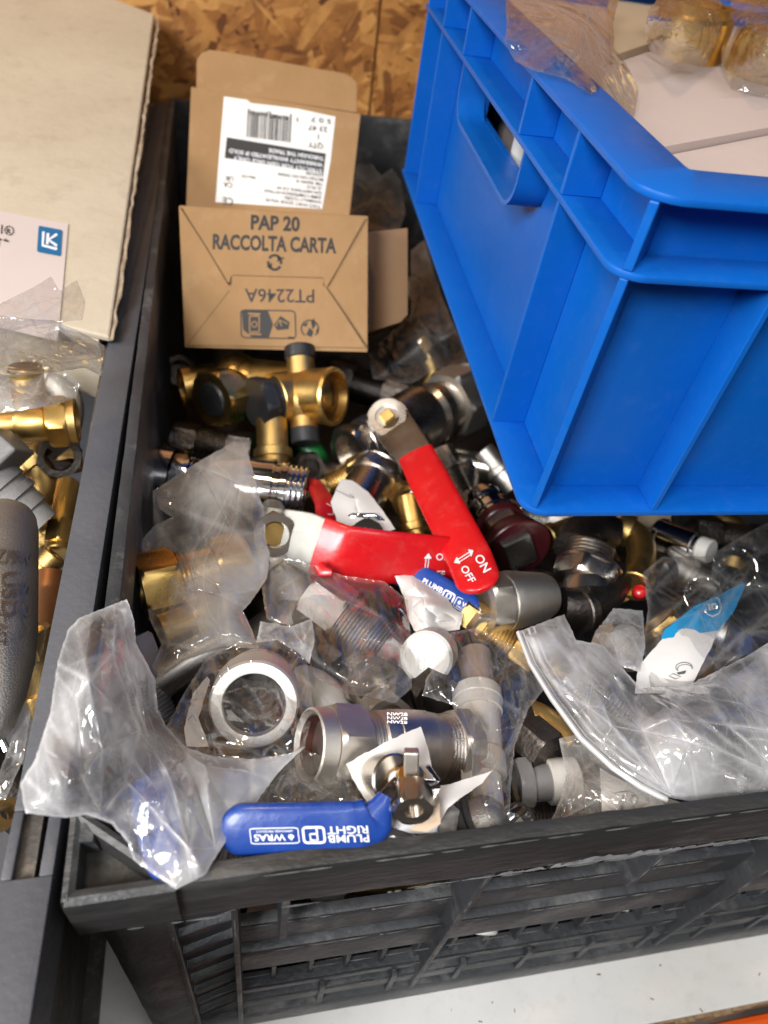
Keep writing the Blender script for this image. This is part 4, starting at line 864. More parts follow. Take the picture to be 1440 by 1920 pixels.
# threaded fitting right of it
T = thing('threaded_union', 'brownish nickel threaded union standing upright below the blue crate', 'union', G(1105, 1130, -3), HEAP)
ua = G(1110, 1000, -.9); d, L = axis(ua, G(1100, 1150, -1.6)); c1 = lambda q: cm(q, ua); D1 = nrm(d * .8 + -VN * .35)
part(T, 'top_elbow', darkmetal, (bend, arc(G(1075, 1030, -.9), G(1090, 985, -.8), G(1150, 1005, -1.2)), [c1(x) for x in (36, 38, 40, 41, 41, 41, 41, 40, 38, 36)])); part(T, 'threads', nickel, (thread, G(1108, 1028, -.7), D1, c1(44), c1(46), .2)); part(T, 'hex_nut', nickel, (nut, G(1106, 1062, -.9), D1, c1(36), c1(60), 0, None, .3), (cyl, G(1106, 1060, -.88), D1, c1(10), c1(56))); part(T, 'lower_body', nickel, (MB.lathe, G(1106, 1088, -1.1), D1, [(0, c1(40)), (c1(20), c1(46)), (c1(50), c1(44)), (c1(60), c1(30)), (c1(60), 0)]))
# chrome tail with maroon ring
T = thing('lockshield_valve', 'chrome radiator valve with maroon plastic ring under the blue crate corner', 'valve', G(950, 1010, -3), HEAP)
ua = G(902, 930, -1.6); ub = G(985, 1050, -1.2); d, L = axis(ua, ub); c1 = lambda q: cm(q, ua); tl = lambda x: c1(x * 1.25)
part(T, 'tail', chrome, (MB.lathe, ua, d, [(.6, 0), (.6, c1(20)), (0, c1(22)), (0, c1(28)), (tl(10), c1(30)), (tl(12), c1(34)), (tl(22), c1(36)), (tl(24), c1(33)), (tl(40), c1(37)), (tl(42), c1(39)), (tl(54), c1(39)), (tl(56), c1(36)), (tl(66), c1(36)), (tl(68), 0)]))
part(T, 'ring', maroon, (cyl, ua + d * tl(66), d, tl(16), c1(44)), (cyl, ua + d * tl(104), d, tl(30), c1(50), c1(60))); q = nrm(np.cross(d, VN))
part(T, 'body', steel, (MB.box, (-c1(26), -c1(34), 0), (c1(26), c1(34), c1(80)), np.array([q, np.cross(d, q), d]), ua + d * tl(78)), smooth=False, bevel=.12)
# brass elbow and neighbours under the crate edge
def elbow(label, pts, r, mt, name='pipe_elbow', cat='elbow', ends=True, grp=HEAP):
    T = thing(name, label, cat, np.mean(pts, 0) - UPZ * r, grp); a = arc(*pts, 12); part(T, 'body', mt, (bend, a, r))
    if ends:
        for p, q_ in ((a[0], a[1]), (a[-1], a[-2])): d = nrm(q_ - p); part(T, 'socket', mt, (cyl, p - d * .25, d, r * 1.1, r * 1.22, r * 1.22, r * .85, .4))
    return T
elbow('brass elbow under the front edge of the blue crate', (G(1165, 990, -1.2), G(1225, 1010, -1.2), G(1190, 1095, -1.6)), cm(27, G(1190, 1040, -1)), brass2)
elbow('brass pipe end just under the blue crate near corner', (G(1030, 1005, -1.8), G(1060, 990, -1.7), G(1085, 985, -1.9)), cm(20, G(1050, 1000, -1)), brass2, 'pipe_stub', 'pipe')
T = thing('plastic_block', 'cream plastic piece behind the chrome cylinder under the blue crate', 'plastic part', G(1210, 1040, -4), HEAP); part(T, 'block', mat('cream_plastic', (.50, .42, .30), .5), (MB.slab, [G(1165, 965, -2.4), G(1260, 960, -2.4), G(1262, 1035, -2.2), G(1222, 1062, -2.0), G(1195, 1040, -2.2)], VN, 1.2), smooth=False, bevel=.1)
T = thing('push_cylinder', 'dark chrome cylinder with a white end disc under the blue crate', 'fitting', G(1280, 1030, -3), HEAP)
ua = G(1232, 1000, -1.8); d, L = axis(ua, G(1332, 1034, -.8)); c1 = lambda q: cm(q, ua); part(T, 'cylinder', chrome, (MB.lathe, ua, d, [(0, 0), (0, c1(28)), (.1, c1(31)), (.35, c1(31)), (.4, c1(29)), (L * .72, c1(27)), (L * .74, c1(23)), (L * .8, c1(23)), (L * .8, 0)])); part(T, 'end_disc', whitep, (cyl, ua + d * L * .8, d, L * .22, c1(22)))
T = thing('red_cap', 'bright red plastic cap peeking out beside the clear bag on the right', 'cap', G(1190, 1110, -2), HEAP); part(T, 'cap_body', redv, (MB.lathe, G(1198, 1112, -1.9), nrm(VN + np.array([-.3, .2, .3])), [(0, 0), (0, .36), (.5, .33), (.6, .2), (.62, 0)]))
# front ball valve with paper tag and blue lever
T = thing('ball_valve', 'nickel ball valve in front with paper tag and lettered blue lever', 'valve', G(720, 1450, -2), HEAP)
ua = G(582, 1397, -.2, -1.25); ub = G(872, 1402, -.5, .75); d, L = axis(ua, ub); c1 = lambda q: cm(q, G(720, 1400, -.3)); tt = lambda x: L * (x - 582) / 290.
d = nrm(d + .12 * -VN * 0 + 0); ua2 = ua
part(T, 'union_nut', satin, (MB.lathe, ua, d, [(tt(640), 0), (tt(640), c1(50)), (tt(590), c1(50)), (tt(584), c1(53)), (tt(578), c1(60)), (tt(580), c1(64)), (tt(604), c1(66)), (tt(606), c1(62))]), (nut, ua + d * tt(606), d, tt(662) - tt(606), c1(76), 0, None, .12))
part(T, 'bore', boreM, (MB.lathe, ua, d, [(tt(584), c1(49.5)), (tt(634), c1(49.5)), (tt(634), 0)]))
part(T, 'threads', stained, (thread, ua + d * tt(660), d, tt(690) - tt(660), c1(61), .11), (thread, ua + d * tt(806), d, tt(838) - tt(806), c1(63), .12))
part(T, 'body', stained, (MB.lathe, ua, d, [(tt(688), 0), (tt(688), c1(60)), (tt(692), c1(64)), (tt(716), c1(65)), (tt(718), c1(67)), (tt(742), c1(68)), (tt(782), c1(68)), (tt(784), c1(66)), (tt(806), c1(64)), (tt(808), 0)]))
part(T, 'union_nut', satin, (nut, ua + d * tt(834), d, tt(874) - tt(834), c1(77), c1(46), .6, .12), (cyl, ua + d * tt(873), d, c1(6), c1(68), c1(64), c1(46), .3))
nb = nrm(VN + np.array([0, .05, .55]))
ik = Ink(ua + d * tt(750) + VN * c1(68), VN, .02)
for i in range(3): ik.text('NW28', (726, 1341 + i * 7.5), (1, .03), (0, -5.5), .02, 38)
ik.done('raised_letters', satin, T)
film('paper_tag', None, None, [(649, 1433, 1.25), (720, 1392, 1.9), (789, 1362, 1.95), (802, 1400, 1.9), (808, 1430, 1.8), (815, 1470, 1.5), (820, 1560, 1.0), (772, 1563, 1.0), (715, 1545, 1.1), (700, 1520, 1.1), (672, 1480, 1.1)], paper, [(720, 1440, 1.85), (760, 1420, 1.95)], thick=0, amp=.03, cell=60, step=8, layers=1, seed=8, parent=T)
film('paper_tag', None, None, [(800, 1478, 1.2), (845, 1470, 1.2), (923, 1445, 1.6), (905, 1468, 1.5), (870, 1492, 1.3), (840, 1515, 1.1), (815, 1560, 1.1), (790, 1545, 1.1), (800, 1500, 1.1)], paper, [], thick=0, amp=.04, cell=60, step=8, layers=1, seed=9, parent=T)
film('paper_tag', None, None, [(768, 1556, 1.38), (818, 1500, 1.5), (824, 1492, 1.5), (826, 1545, 1.4), (800, 1560, 1.38)], mat('tan_paper', (.62, .46, .32), .6), [], thick=0, amp=.01, cell=60, step=8, layers=1, seed=10, parent=T)
ik = Ink(G(795, 1535, 1.45), VN, .08); ik.text('IMI Pegler', (769, 1541), (1, -.27), (1.5, -5.6), .02, 44); ik.text('TVE 9004', (715, 1540), (.86, .5), (3, -5), .01, 34); ik.done('print', greyink, T)
chrome_refl = mat('chrome_dark_reflection', (.34, .32, .33), .16, 1., (.24, .22, .22), 40., .05, 3000., .05)  # chrome with its dark reflections painted into the base colour
XC, YC = R[:, 0], -R[:, 1]
nd = nrm(VN * .8 + XC * .42 + YC * .25)
part(T, 'gland', nickel, (cyl, G(742, 1462, 1.75), -nd, 1.6, c1(41), c1(41), c1(14), .3), (cyl, G(742, 1462, 1.0), -nd, .8, c1(46)))
part(T, 'stem', satin, (MB.box, (-c1(12), -c1(9), 0), (c1(12), c1(9), c1(44)), np.array([XC, np.cross(nrm(YC + VN * .25), XC), nrm(YC + VN * .25)]), G(771, 1452, 2.15)), smooth=False, bevel=.05)
part(T, 'gland_ring', brass, (MB.lathe, G(771, 1460, 1.95), nrm(YC + VN * .5), [(0, c1(12)), (0, c1(24)), (.1, c1(25)), (.22, c1(20)), (.24, c1(12))]))
npl = nrm(VN - YC * .35)
part(T, 'hub_plate', chrome_refl, (MB.slab, [G(738, 1464, 2.28), G(822, 1468, 2.28), G(827, 1478, 2.2), G(813, 1505, 1.95), G(796, 1514, 1.85), G(768, 1508, 1.85), G(746, 1490, 2.0)], npl, .12), (MB.slab, [G(738, 1463, 2.3), G(748, 1458, 2.42), G(818, 1461, 2.42), G(824, 1468, 2.3)], nrm(VN + YC * .6), .1), (MB.slab, [G(797, 1438, 2.6), G(806, 1436, 2.6), G(827, 1466, 2.38), G(818, 1467, 2.36)], VN, .18), smooth=False, bevel=.03)
part(T, 'lever_nut', nickel, (nut, G(776, 1522, 2.05), -nrm(VN - YC * .55 + XC * .1), .75, c1(34), c1(15), .2, .3))
nl = nrm(VN + np.array([0, -.05, .22])); nk = nrm(VN + np.array([-.6, .1, .3]))
lever(T, 'lever_neck', chrome_refl, [G(748, 1463, 2.2), G(737, 1478, 2.15), G(722, 1502, 1.95)], [c1(20), c1(24), c1(30)], nk, .12, False, 0)
gr = lever(T, 'lever_grip', bluev, [G(724, 1492, 2.02), G(715, 1511, 1.86), G(700, 1538, 1.65), G(664, 1551, 1.6), G(560, 1555, 1.55), G(459, 1555, 1.45)], [c1(26), c1(38), c1(68), c1(78), c1(79), c1(77)], nl, .38, True, .06)
lever_print(T, G(560, 1556, 1.55), square(nl, G(660, 1553, 1.6), G(461, 1556, 1.45)), (689, 1548), (-1, .02), (.12, 1), 14.2, .335, 1.44)
# bore facing us inside the left bag
T = thing('ball_valve', 'large bore brass valve end facing up inside the crinkled left bag', 'valve', G(480, 1400, -3), HEAP)
cc = G(476, 1322, .8); nn = nrm(VN + np.array([.12, .0, -.05])); c1 = lambda q: cm(q, cc)
part(T, 'socket_ring', bright, (MB.lathe, cc, -nn, [(.25, c1(57)), (0, c1(60)), (-.02, c1(66)), (0, c1(80)), (.1, c1(84)), (1.3, c1(85)), (1.4, c1(78)), (2.4, c1(76)), (2.4, 0)]))
part(T, 'bore', darkmetal, (MB.lathe, cc, -nn, [(.2, c1(60)), (1.6, c1(57)), (1.6, c1(48)), (2.2, c1(48)), (2.2, 0)]))
ik = Ink(cc, nn, .035)
for i, ch in enumerate('2/1 1' ): 
    a = math.radians(205 + i * 16); q = np.array([476, 1322]) + 72 * np.array([math.cos(a), math.sin(a)]); ik.text(ch, q + np.array([-math.sin(a), math.cos(a)]) * -5, (-math.sin(a), math.cos(a)), np.array([math.cos(a), math.sin(a)]) * 13, .0)
for i, ch in enumerate('BR1/2'):
    a = math.radians(-18 + i * 14); q = np.array([476, 1322]) + 66 * np.array([math.cos(a), math.sin(a)]); ik.text(ch, q, (-math.sin(a), math.cos(a)), np.array([math.cos(a), math.sin(a)]) * 13, .0)
ik.done('raised_letters', stained, T)
lever(T, 'lever_grip', bluev, [G(282, 1462, 1.1), G(292, 1510, 1.3), G(302, 1570, 1.5), G(311, 1614, 1.7)], [cm(60, cc), cm(70, cc), cm(64, cc), cm(54, cc)], nrm(VN + np.array([.3, 0, .1])), .4, True, .05)
film('paper_tag', None, None, [(345, 1365), (362, 1300), (388, 1268), (394, 1275), (372, 1345), (392, 1400), (350, 1400)], paper, [], dz=.35, thick=0, amp=.05, cell=40, step=7, layers=1, seed=14, parent=T)
ik = Ink(G(365, 1340, .5), VN, .08); ik.line([(350, 1352), (362, 1340), (370, 1356)], 1.5); ik.line([(345, 1378), (355, 1388), (372, 1380)], 1.5); ik.line([(359, 1318), (352, 1330)], 1.3); ik.done('print', greyink, T)
# mesh braided hose, brass inside the upper bag
T = thing('braided_hose', 'braided steel hose end under the hazy bag, above the valve bore', 'hose', G(350, 1260, -3), HEAP)
def braid():
    M = mat('braided_steel', (.42, .40, .38), .35, 1.); N = M.node_tree.nodes; L_ = M.node_tree.links; b = N['Principled BSDF']; tc = N.new('ShaderNodeTexCoord')
    w1 = N.new('ShaderNodeTexChecker'); w1.inputs['Scale'].default_value = 700; mp = N.new('ShaderNodeMapping'); mp.inputs['Rotation'].default_value = (.6, .7, .78); L_.new(tc.outputs['Object'], mp.inputs[0]); L_.new(mp.outputs[0], w1.inputs[0])
    bp = N.new('ShaderNodeBump'); bp.inputs['Strength'].default_value = .8; bp.inputs['Distance'].default_value = .001; L_.new(w1.outputs['Fac'], bp.inputs['Height']); L_.new(bp.outputs[0], b.inputs['Normal']); return M
part(T, 'hose', braid(), (bend, arc(G(275, 1290, -1.6), G(350, 1240, -.6), G(430, 1200, -.2)), cm(38, G(350, 1240, -.6))))
T = thing('brass_coupling', 'thick brass coupling wrapped in the hazy bag at the left wall', 'coupling', G(370, 1090, -3), HEAP)
ua = G(262, 1108, .1); d, L = axis(ua, G(462, 1058, .2)); c1 = lambda q: cm(q, ua)
part(T, 'hex_nut', brass, (nut, ua, d, L * .34, c1(70), c1(40), .8, .3)); part(T, 'body', brass, (cyl, ua + d * L * .33, d, L * .36, c1(54)), (thread, ua + d * L * .34, d, L * .12, c1(58), .16)); part(T, 'hex_nut', brass2, (nut, ua + d * L * .68, d, L * .32, c1(68), c1(40), .8, .5))
T = thing('brass_adaptor', 'brass adaptor in the lower fold of the hazy bag', 'adaptor', G(350, 1170, -3), HEAP)
ua = G(300, 1190, -.6); d, L = axis(ua, G(440, 1140, -.4)); part(T, 'body', brass2, (cyl, ua, d, L, c1(38))); part(T, 'hex_nut', brass2, (nut, ua + d * L * .4, d, L * .3, c1(54), 0, None, .2))
# fitting bits in the front gap
T = thing('hex_plug', 'dark hex plug leaning in the gap beside the white pipe', 'plug', G(1005, 1410, -3), HEAP); ua = G(985, 1378, -1.2); d, L = axis(ua, G(1032, 1418, -1.0)); c1 = lambda q: cm(q, ua); part(T, 'body', darkmetal, (nut, ua, d, L, c1(46), 0, None, .4))
elbow('brass bend above the dark hex plug in the front gap', (G(990, 1340, -1.6), G(1030, 1350, -1.4), G(1070, 1400, -1.8)), cm(30, G(1040, 1360, -1)), brass2, ends=False)
T = thing('pipe_coupling', 'grey brown coupling in the front gap under the dark hex plug', 'coupling', G(1010, 1500, -3), HEAP); ua = G(966, 1470, -2.0); d, L = axis(ua, G(1075, 1462, -1.8)); c1 = lambda q: cm(q, ua)
part(T, 'hex_nut', greyplas, (nut, ua, d, L * .24, c1(50), c1(30), .4, .3)); part(T, 'body', greyplas, (cyl, ua + d * L * .22, d, L * .4, c1(34))); part(T, 'collar', milkp, (cyl, ua + d * L * .55, d, L * .5, c1(42)))
T = thing('pipe_stub', 'small chrome tube end by the rim beside the black ring', 'pipe', G(975, 1560, -2), HEAP); part(T, 'tube', chrome, (MB.lathe, G(974, 1535, -.9), nrm(-UPZ + np.array([0, .1, 0])), [(.8, 0), (.8, .42), (0, .45), (0, .52), (.18, .55), (.2, .48), (3, .48), (3, 0)]))
T = thing('rubber_collar', 'black rubber collar on a bagged fitting near the front rim', 'collar', G(880, 1570, -2), HEAP)
cc = G(893, 1552, -.3); d = nrm(np.array([.8, .25, .25]) + VN * .25); c1 = lambda q: cm(q, cc); part(T, 'collar', rubber, (MB.lathe, cc, d, [(-.7, 0), (-.7, c1(56)), (-.55, c1(66)), (-.1, c1(66)), (-.05, c1(58)), (.1, c1(58)), (.1, 0)])); part(T, 'fitting', lead, (MB.lathe, cc, d, [(.05, c1(50)), (.5, c1(50)), (.8, c1(40)), (1., c1(22)), (1.02, 0)]))
# white pipe assembly inside the middle bag
T = thing('pipe_assembly', 'milky white plastic pipe assembly standing in the middle clear bag', 'pipe', G(900, 1500, -3), HEAP)
ua = G(893, 1290, -.9); d, L = axis(ua, G(915, 1545, -1.6)); c1 = lambda q: cm(q, G(900, 1400, -1)); tl = lambda y: L * (y - 1290) / 255.
part(T, 'collar', milkp, (MB.lathe, ua, d, [(tl(1296), 0), (tl(1296), c1(42)), (tl(1300), c1(50)), (tl(1322), c1(51)), (tl(1324), c1(49)), (tl(1344), c1(48)), (tl(1346), 0)])); part(T, 'pipe', milkp, (MB.lathe, ua, d, [(tl(1345), c1(43)), (tl(1425), c1(39)), (tl(1426), 0)])); part(T, 'collar', whitep, (MB.lathe, ua, d, [(tl(1424), 0), (tl(1424), c1(40)), (tl(1428), c1(43)), (tl(1464), c1(43)), (tl(1466), 0)])); part(T, 'pipe', milkp, (cyl, ua + d * tl(1465), d, tl(1545) - tl(1465), c1(31)))
part(T, 'lug', milkp, (MB.box, (-.2, -.2, 0), (.2, .3, .6), np.array([nrm(np.cross(d, VN)), VN, d]), G(872, 1428, -.9)), smooth=False, bevel=.04)
part(T, 'top_cap', mat('tan_plastic', (.45, .34, .27), .4), (cyl, G(890, 1225, -1.3), d, 2.2, c1(36)))
# bagged chrome tube on the right
T = thing('tube_coupling', 'shiny chrome tube coupling inside the ziplock bag on the right', 'coupling', G(1330, 1370, -2), HEAP)
ua = G(1240, 1395, .0); d, L = axis(ua, G(1400, 1265, .2)); c1 = lambda q: cm(q, ua); part(T, 'tube', steel, (cyl, ua, d, L, c1(36), c1(36), c1(28), .6)); part(T, 'collar', chrome, (cyl, ua + d * L * .62, d, L * .4, c1(44), c1(44), c1(30), .5)); part(T, 'hex_nut', satin, (nut, ua - d * .4, d, L * .22, c1(54), c1(30), .4, .2))
T = thing('brass_nut', 'small nickel nut showing through the bag below the clear rings', 'nut', G(1190, 1240, -2), HEAP); part(T, 'nut_body', satin, (nut, G(1175, 1215, .3), -nrm(VN + np.array([.5, 0, .3])), 1.0, 1.1, .6, .6))
elbow('chrome bend inside the far right bag under the rim', (G(1400, 1290, -.6), G(1440, 1330, -.4), G(1430, 1420, -.5)), cm(42, G(1420, 1350, -.4)), steel)
elbow('steel elbow half hidden behind the blue and white leaflet', (G(1330, 1180, -.6), G(1390, 1200, -.6), G(1400, 1260, -.7)), cm(34, G(1380, 1220, -.4)), steel)
for lab, (x, y), r, a in (('upper clear plastic ring in the bag under the blue crate', (1385, 1075), 38, .35), ('lower clear plastic ring beside the blue leaflet', (1318, 1125), 32, .1)):
    T = thing('plastic_ring', lab, 'ring', G(x, y, .2), 'clear rings in the right bag'); n_ = nrm(VN + np.array([-.3 - a, .3, .1])); mb = MB(); r_ = cm(r, G(x, y, .6)); mb.lathe(G(x, y, .6), n_, [(0, r_ * .93), (0, r_), (1.5, r_), (1.5, r_ * .93), (0, r_ * .93)]); mb.build('ring_body', filmC, T)
# leaflet
o = film('leaflet', 'blue and white printed leaflet slipped inside the clear bag', 'leaflet', [(1240, 1200, .9), (1300, 1140, .95), (1392, 1094, 1.05), (1397, 1100, 1.05), (1372, 1150, 1.0), (1345, 1190, .9), (1290, 1300, .7), (1190, 1300, .3), (1196, 1250, .6)], paper, [(1290, 1200, 1.1)], thick=0, amp=.03, cell=70, step=8, layers=1, seed=21)
lf = o
pl0 = G(1300, 1170, 1.0); nlf = nrm(np.cross(G(1392, 1094, 1.05) - G(1240, 1200, .9), G(1290, 1250, .85) - G(1240, 1200, .9))); nlf = nlf if nlf @ VN > 0 else -nlf
o2 = film('blue_print', None, None, [(1239, 1198, .95), (1245, 1182, .98), (1300, 1138, 1.0), (1393, 1093, 1.10), (1398, 1099, 1.10), (1374, 1150, 1.07), (1346, 1182, .99)], cyan, [(1290, 1186, 1.06)], thick=0, amp=.02, cell=70, step=7, layers=1, seed=22, parent=lf)
ik = Ink(G(1340, 1150, 1.1), nrm(VN + np.array([-.1, .1, .2])), .16, o2); ik.line([(1322, 1142), (1325, 1152), (1335, 1157), (1347, 1152), (1352, 1142), (1348, 1124), (1342, 1122)], 2.6); ik.text('ın', (1329, 1146), (.93, -.2), (-3, -17), .03); ik.done('logo_print', whiteink, lf)
ik = Ink(G(1275, 1260, .85), nrm(VN + np.array([-.1, .1, .2])), .14, lf); ik.ring((1282, 1252), (15, -2), (3, 9), 1.2, 16, 2.6, 6.8); ik.ring((1284, 1256), (14, -2), (3, 9), 1.0, 16, 3.0, 6.4); ik.poly([(1268, 1262), (1286, 1258), (1284, 1264), (1272, 1266)]); ik.line([(1254, 1268), (1266, 1274), (1276, 1270), (1262, 1264)], 1.4, True); ik.done('drawing', greyink, lf)
# ------------------------------------------------------------------ contents of the grey crate
LG = 'fittings loose in the grey crate'
H = lambda x, y, z: P(x, y, z)
T = thing('brass_tee', 'brass tee with an open hexagonal end in the grey crate', 'tee', H(60, 790, -26), LG)
ua = H(-60, 800, -22.5); ub = H(140, 788, -22.5); d, L = axis(ua, ub); c1 = lambda q: cm(q, H(100, 790, -22.5)); tt = lambda x: L * (x + 60) / 200.
part(T, 'body', brass, (cyl, ua, d, tt(60), c1(30)), (MB.lathe, ua, d, [(tt(25), c1(28)), (tt(40), c1(36)), (tt(85), c1(36)), (tt(92), c1(30)), (tt(92), 0)])); part(T, 'hex_nut', brass, (nut, ua + d * tt(90), d, tt(128) - tt(90), c1(50)))
part(T, 'rim_ring', brass2, (MB.lathe, ua, d, [(tt(126), c1(30)), (tt(126), c1(42)), (tt(144), c1(43)), (tt(146), c1(39)), (tt(146), c1(34)), (tt(90), c1(33)), (tt(90), 0)]))
part(T, 'stub', brass, (cyl, H(62, 780, -22.4), nrm(UPZ + np.array([0, .3, 0])), 2.4, c1(30)))
T = thing('plastic_socket', 'stepped dark grey plastic socket in the grey crate above the cast valve body', 'socket', H(30, 920, -27), LG)
ua = H(-30, 890, -23.5); d, L = axis(ua, H(80, 985, -25.5)); c1 = lambda q: cm(q, H(30, 920, -24))
part(T, 'body', greyplas, (MB.lathe, ua, d, [(0, 0), (0, c1(52)), (L * .3, c1(52)), (L * .31, c1(46)), (L * .4, c1(46)), (L * .41, c1(50)), (L * .52, c1(50)), (L * .53, c1(43)), (L * .75, c1(42)), (L * .76, c1(36)), (L, c1(35)), (L, 0)]))
part(T, 'clip', greyplas, (MB.box, (-c1(30), -.9, -.6), (c1(30), .9, 1.2), np.array([nrm(d), np.cross(nrm(d), VN), VN]), H(5, 850, -22.6)), smooth=False, bevel=.1)
for lab, a, b, r, mt, z in (('slim brass compression stem standing by the grey rim', (128, 905), (108, 1035), 20, brass, -26.5), ('copper pipe piece down beside the cast valve body', (95, 1080), (80, 1190), 34, copper, -26.8), ('brass ring nut resting over the copper pipe piece', (105, 1040), (70, 1075), 24, brass2, -26.6), ('dull brass nut partly under the grey plastic socket', (60, 985), (100, 1010), 26, brass2, -27.2)):
    T = thing('brass_fitting' if mt is not copper else 'copper_pipe', lab, 'fitting', H(*b, z - 1), LG)
    ua = H(*a, z + .5); d, L = axis(ua, H(*b, z)); c1 = cm(r, ua); part(T, 'body', mt, (cyl, ua, d, L, c1, c1, c1 * .6, .4))
    if mt is not copper: part(T, 'hex_nut', mt, (nut, ua + d * L * .62, d, L * .3, c1 * 1.3, c1 * .7, .4, .4))
T = thing('cast_valve', 'big grey cast metal valve body with raised lettering at the left edge', 'valve', H(0, 1400, -26), LG)
ua = H(8, 965, -21.4); d, L = axis(ua, H(-14, 1420, -21.6)); c1 = lambda q: cm(q, H(0, 1200, -21.4)); 
part(T, 'casting', lead, (MB.lathe, ua, d, [(0, 0), (0, c1(50)), (.15, c1(58)), (.4, c1(64)), (1.0, c1(68)), (L * .56, c1(68)), (L * .68, c1(63)), (L * .80, c1(50)), (L * .90, c1(32)), (L * .93, c1(22)), (L * .93, 0)]))
def ontube(px, py, lift=.0):   # point on the casting's skin along a view ray
    r_ = nrm(ray(px, py)); rad = c1(68) + lift; w_ = -ua; dd_ = d
    A_ = r_ - (r_ @ dd_) * dd_; B_ = w_ - (w_ @ dd_) * dd_; a = A_ @ A_; b = 2 * A_ @ B_; c = B_ @ B_ - rad ** 2; ds = b * b - 4 * a * c
    return r_ * ((-b - math.sqrt(max(ds, 0))) / (2 * a))
mb = MB()
def emb(txt, o, ex, ey, width):
    v, f = glyphs(txt, .015); v = v.copy(); v[:, 1] /= .7; k_ = width / (v[:, 0].max() - v[:, 0].min()); q = np.array(o) + np.outer((v[:, 0] - v[:, 0].min()) * k_, ex) + np.outer(v[:, 1], ey)
    mb.add([ontube(*a, .06) for a in q], f)
emb('SZ/9W', (-22, 1052), (1, .12), (2, -26), 84); emb('USD', (4, 1072), (-.02, 1), (28, 0), 84); emb('S-2A', (40, 1090), (-.02, 1), (18, 0), 110); emb('CAST', (-10, 1150), (0, 1), (22, 0), 60)
mb.build('raised_letters', steel, T, smooth=False)
for lab, kd_, mt_, (x, y, z), an, r in (('nickel elbow behind the brass tee in the grey crate', 'e', satin, (150, 740, -24), .4, .9), ('brass coupling under the brass tee in the grey crate', 'c', brass2, (60, 860, -26.5), -.2, 1.0), ('dark nut beside the grey rim below the brass tee', 'n', darkmetal, (128, 860, -26), .3, 1.0), ('brass elbow in the shade right of the grey socket', 'e', brass2, (110, 915, -27), .9, .85), ('tarnished coupling above the copper pipe piece', 'c', copper, (92, 950, -28), 1.2, .8), ('grey coupling under the clear film by the yellowish bag', 'c', greyplas, (-10, 750, -24.5), .2, 1.0), ('brass nut in the corner below the cream carton', 'n', brass, (165, 700, -24), .4, .8), ('dull brass stub low beside the cast valve body', 'c', brass2, (75, 1260, -26), 1.4, .8), ('dark coupling at the bottom of the left edge', 'c', darkmetal, (15, 1480, -25), .8, 1.0)):
    p = H(x, y, z); dr = nrm(R @ np.array([math.cos(an), math.sin(an), .25])); Tq = thing({'e': 'pipe_elbow', 'c': 'pipe_coupling', 'n': 'hex_nut'}[kd_], lab, {'e': 'elbow', 'c': 'coupling', 'n': 'nut'}[kd_], p - UPZ * r, LG); sd = nrm(np.cross(dr, VN))
    if kd_ == 'e': aa = arc(p - dr * 2 * r, p, p + sd * 2.2 * r, 9); part(Tq, 'body', mt_, (bend, aa, r * .8, 20)); part(Tq, 'socket', mt_, (nut, aa[0] - dr * .8 * r, dr, r, r * 1.2, r * .75, .5))
    elif kd_ == 'n': part(Tq, 'nut_body', mt_, (nut, p + VN * r, -nrm(dr * .5 + VN), r, r * 1.15, r * .7, r * .8))
    else: part(Tq, 'body', mt_, (cyl, p - dr * 2 * r, dr, r * 4, r * .82)); part(Tq, 'hex_nut', mt_, (nut, p - dr * 2.2 * r, dr, r * 1.4, r * 1.15, r * .75, .5)); part(Tq, 'hex_nut', mt_, (nut, p + dr * .9 * r, dr, r * 1.4, r * 1.15, r * .75, .5))
T = thing('wire_hook', 'bent bright wire hook below the cast valve body', 'hook', H(10, 1400, -24), LG); part(T, 'wire', chrome, (MB.tube, [H(44, 1290, -22.5), H(30, 1330, -22.3), H(8, 1362, -22.2), H(2, 1385, -22.2), H(12, 1408, -22.4)], .13, 10))
T = thing('brass_ring', 'pale brass ring edge near the bottom of the left edge', 'ring', H(0, 1540, -23), LG); part(T, 'ring_body', brass2, (MB.lathe, H(-2, 1535, -23.5), nrm(UPZ + np.array([.8, 0, 0])), [(0, .25), (0, .42), (.6, .42), (.6, .25), (0, .25)]))
# ------------------------------------------------------------------ things on the carton in the blue crate
zb = -18 + 10.6
NG = 'bagged brass nuts on the pink carton'
for lab, (x, y), r, ph in (('brass round edged nut in clear film, left of the two on the pink carton', (1277, 108), 74, .1), ('brass hexagon nut in clear film at the right edge on the pink carton', (1432, 150), 78, .45)):
    q = P(x, y, zb); T = thing('brass_nut', lab, 'nut', q, NG); r_ = cm(r, q)
    part(T, 'nut_body', brass, (nut, q + UPZ * r_ * .95, -UPZ, r_ * .95, r_, r_ * .6, r_ * .3, ph)) if ph > .3 else part(T, 'nut_body', brass, (cyl, q, UPZ, r_ * .95, r_ * .96, r_ * .92, r_ * .5, .5, .1), (MB.lathe, q + UPZ * r_ * .9, UPZ, [(0, r_ * .6), (0, r_ * .8), (.5, r_ * .8), (.5, r_ * .6)]))
T = thing('beige_box', 'beige box behind the plastic bag at the back of the blue crate', 'box', P(1120, 60, zb)); part(T, 'box_body', mat('beige_card', (.48, .36, .24), .7), (MB.slab, [P(1148, 104, zb + .5), P(1262, 66, zb + .5), P(1330, -60, zb + .5), P(1140, -60, zb + .5)], UPZ, .45), smooth=False, bevel=.05)
def Zfilm(name, label, cat, outline, mt, z, group=None, **kw):   # film whose points give heights over level z
    g0 = globals(); old = g0['zc']; g0['zc'] = lambda px, py, z=z: z
    try: return film(name, label, cat, outline, mt, group=group, **kw)
    finally: g0['zc'] = old
BG = 'clear bags lying in and over the crates'
zr = -18 + HB
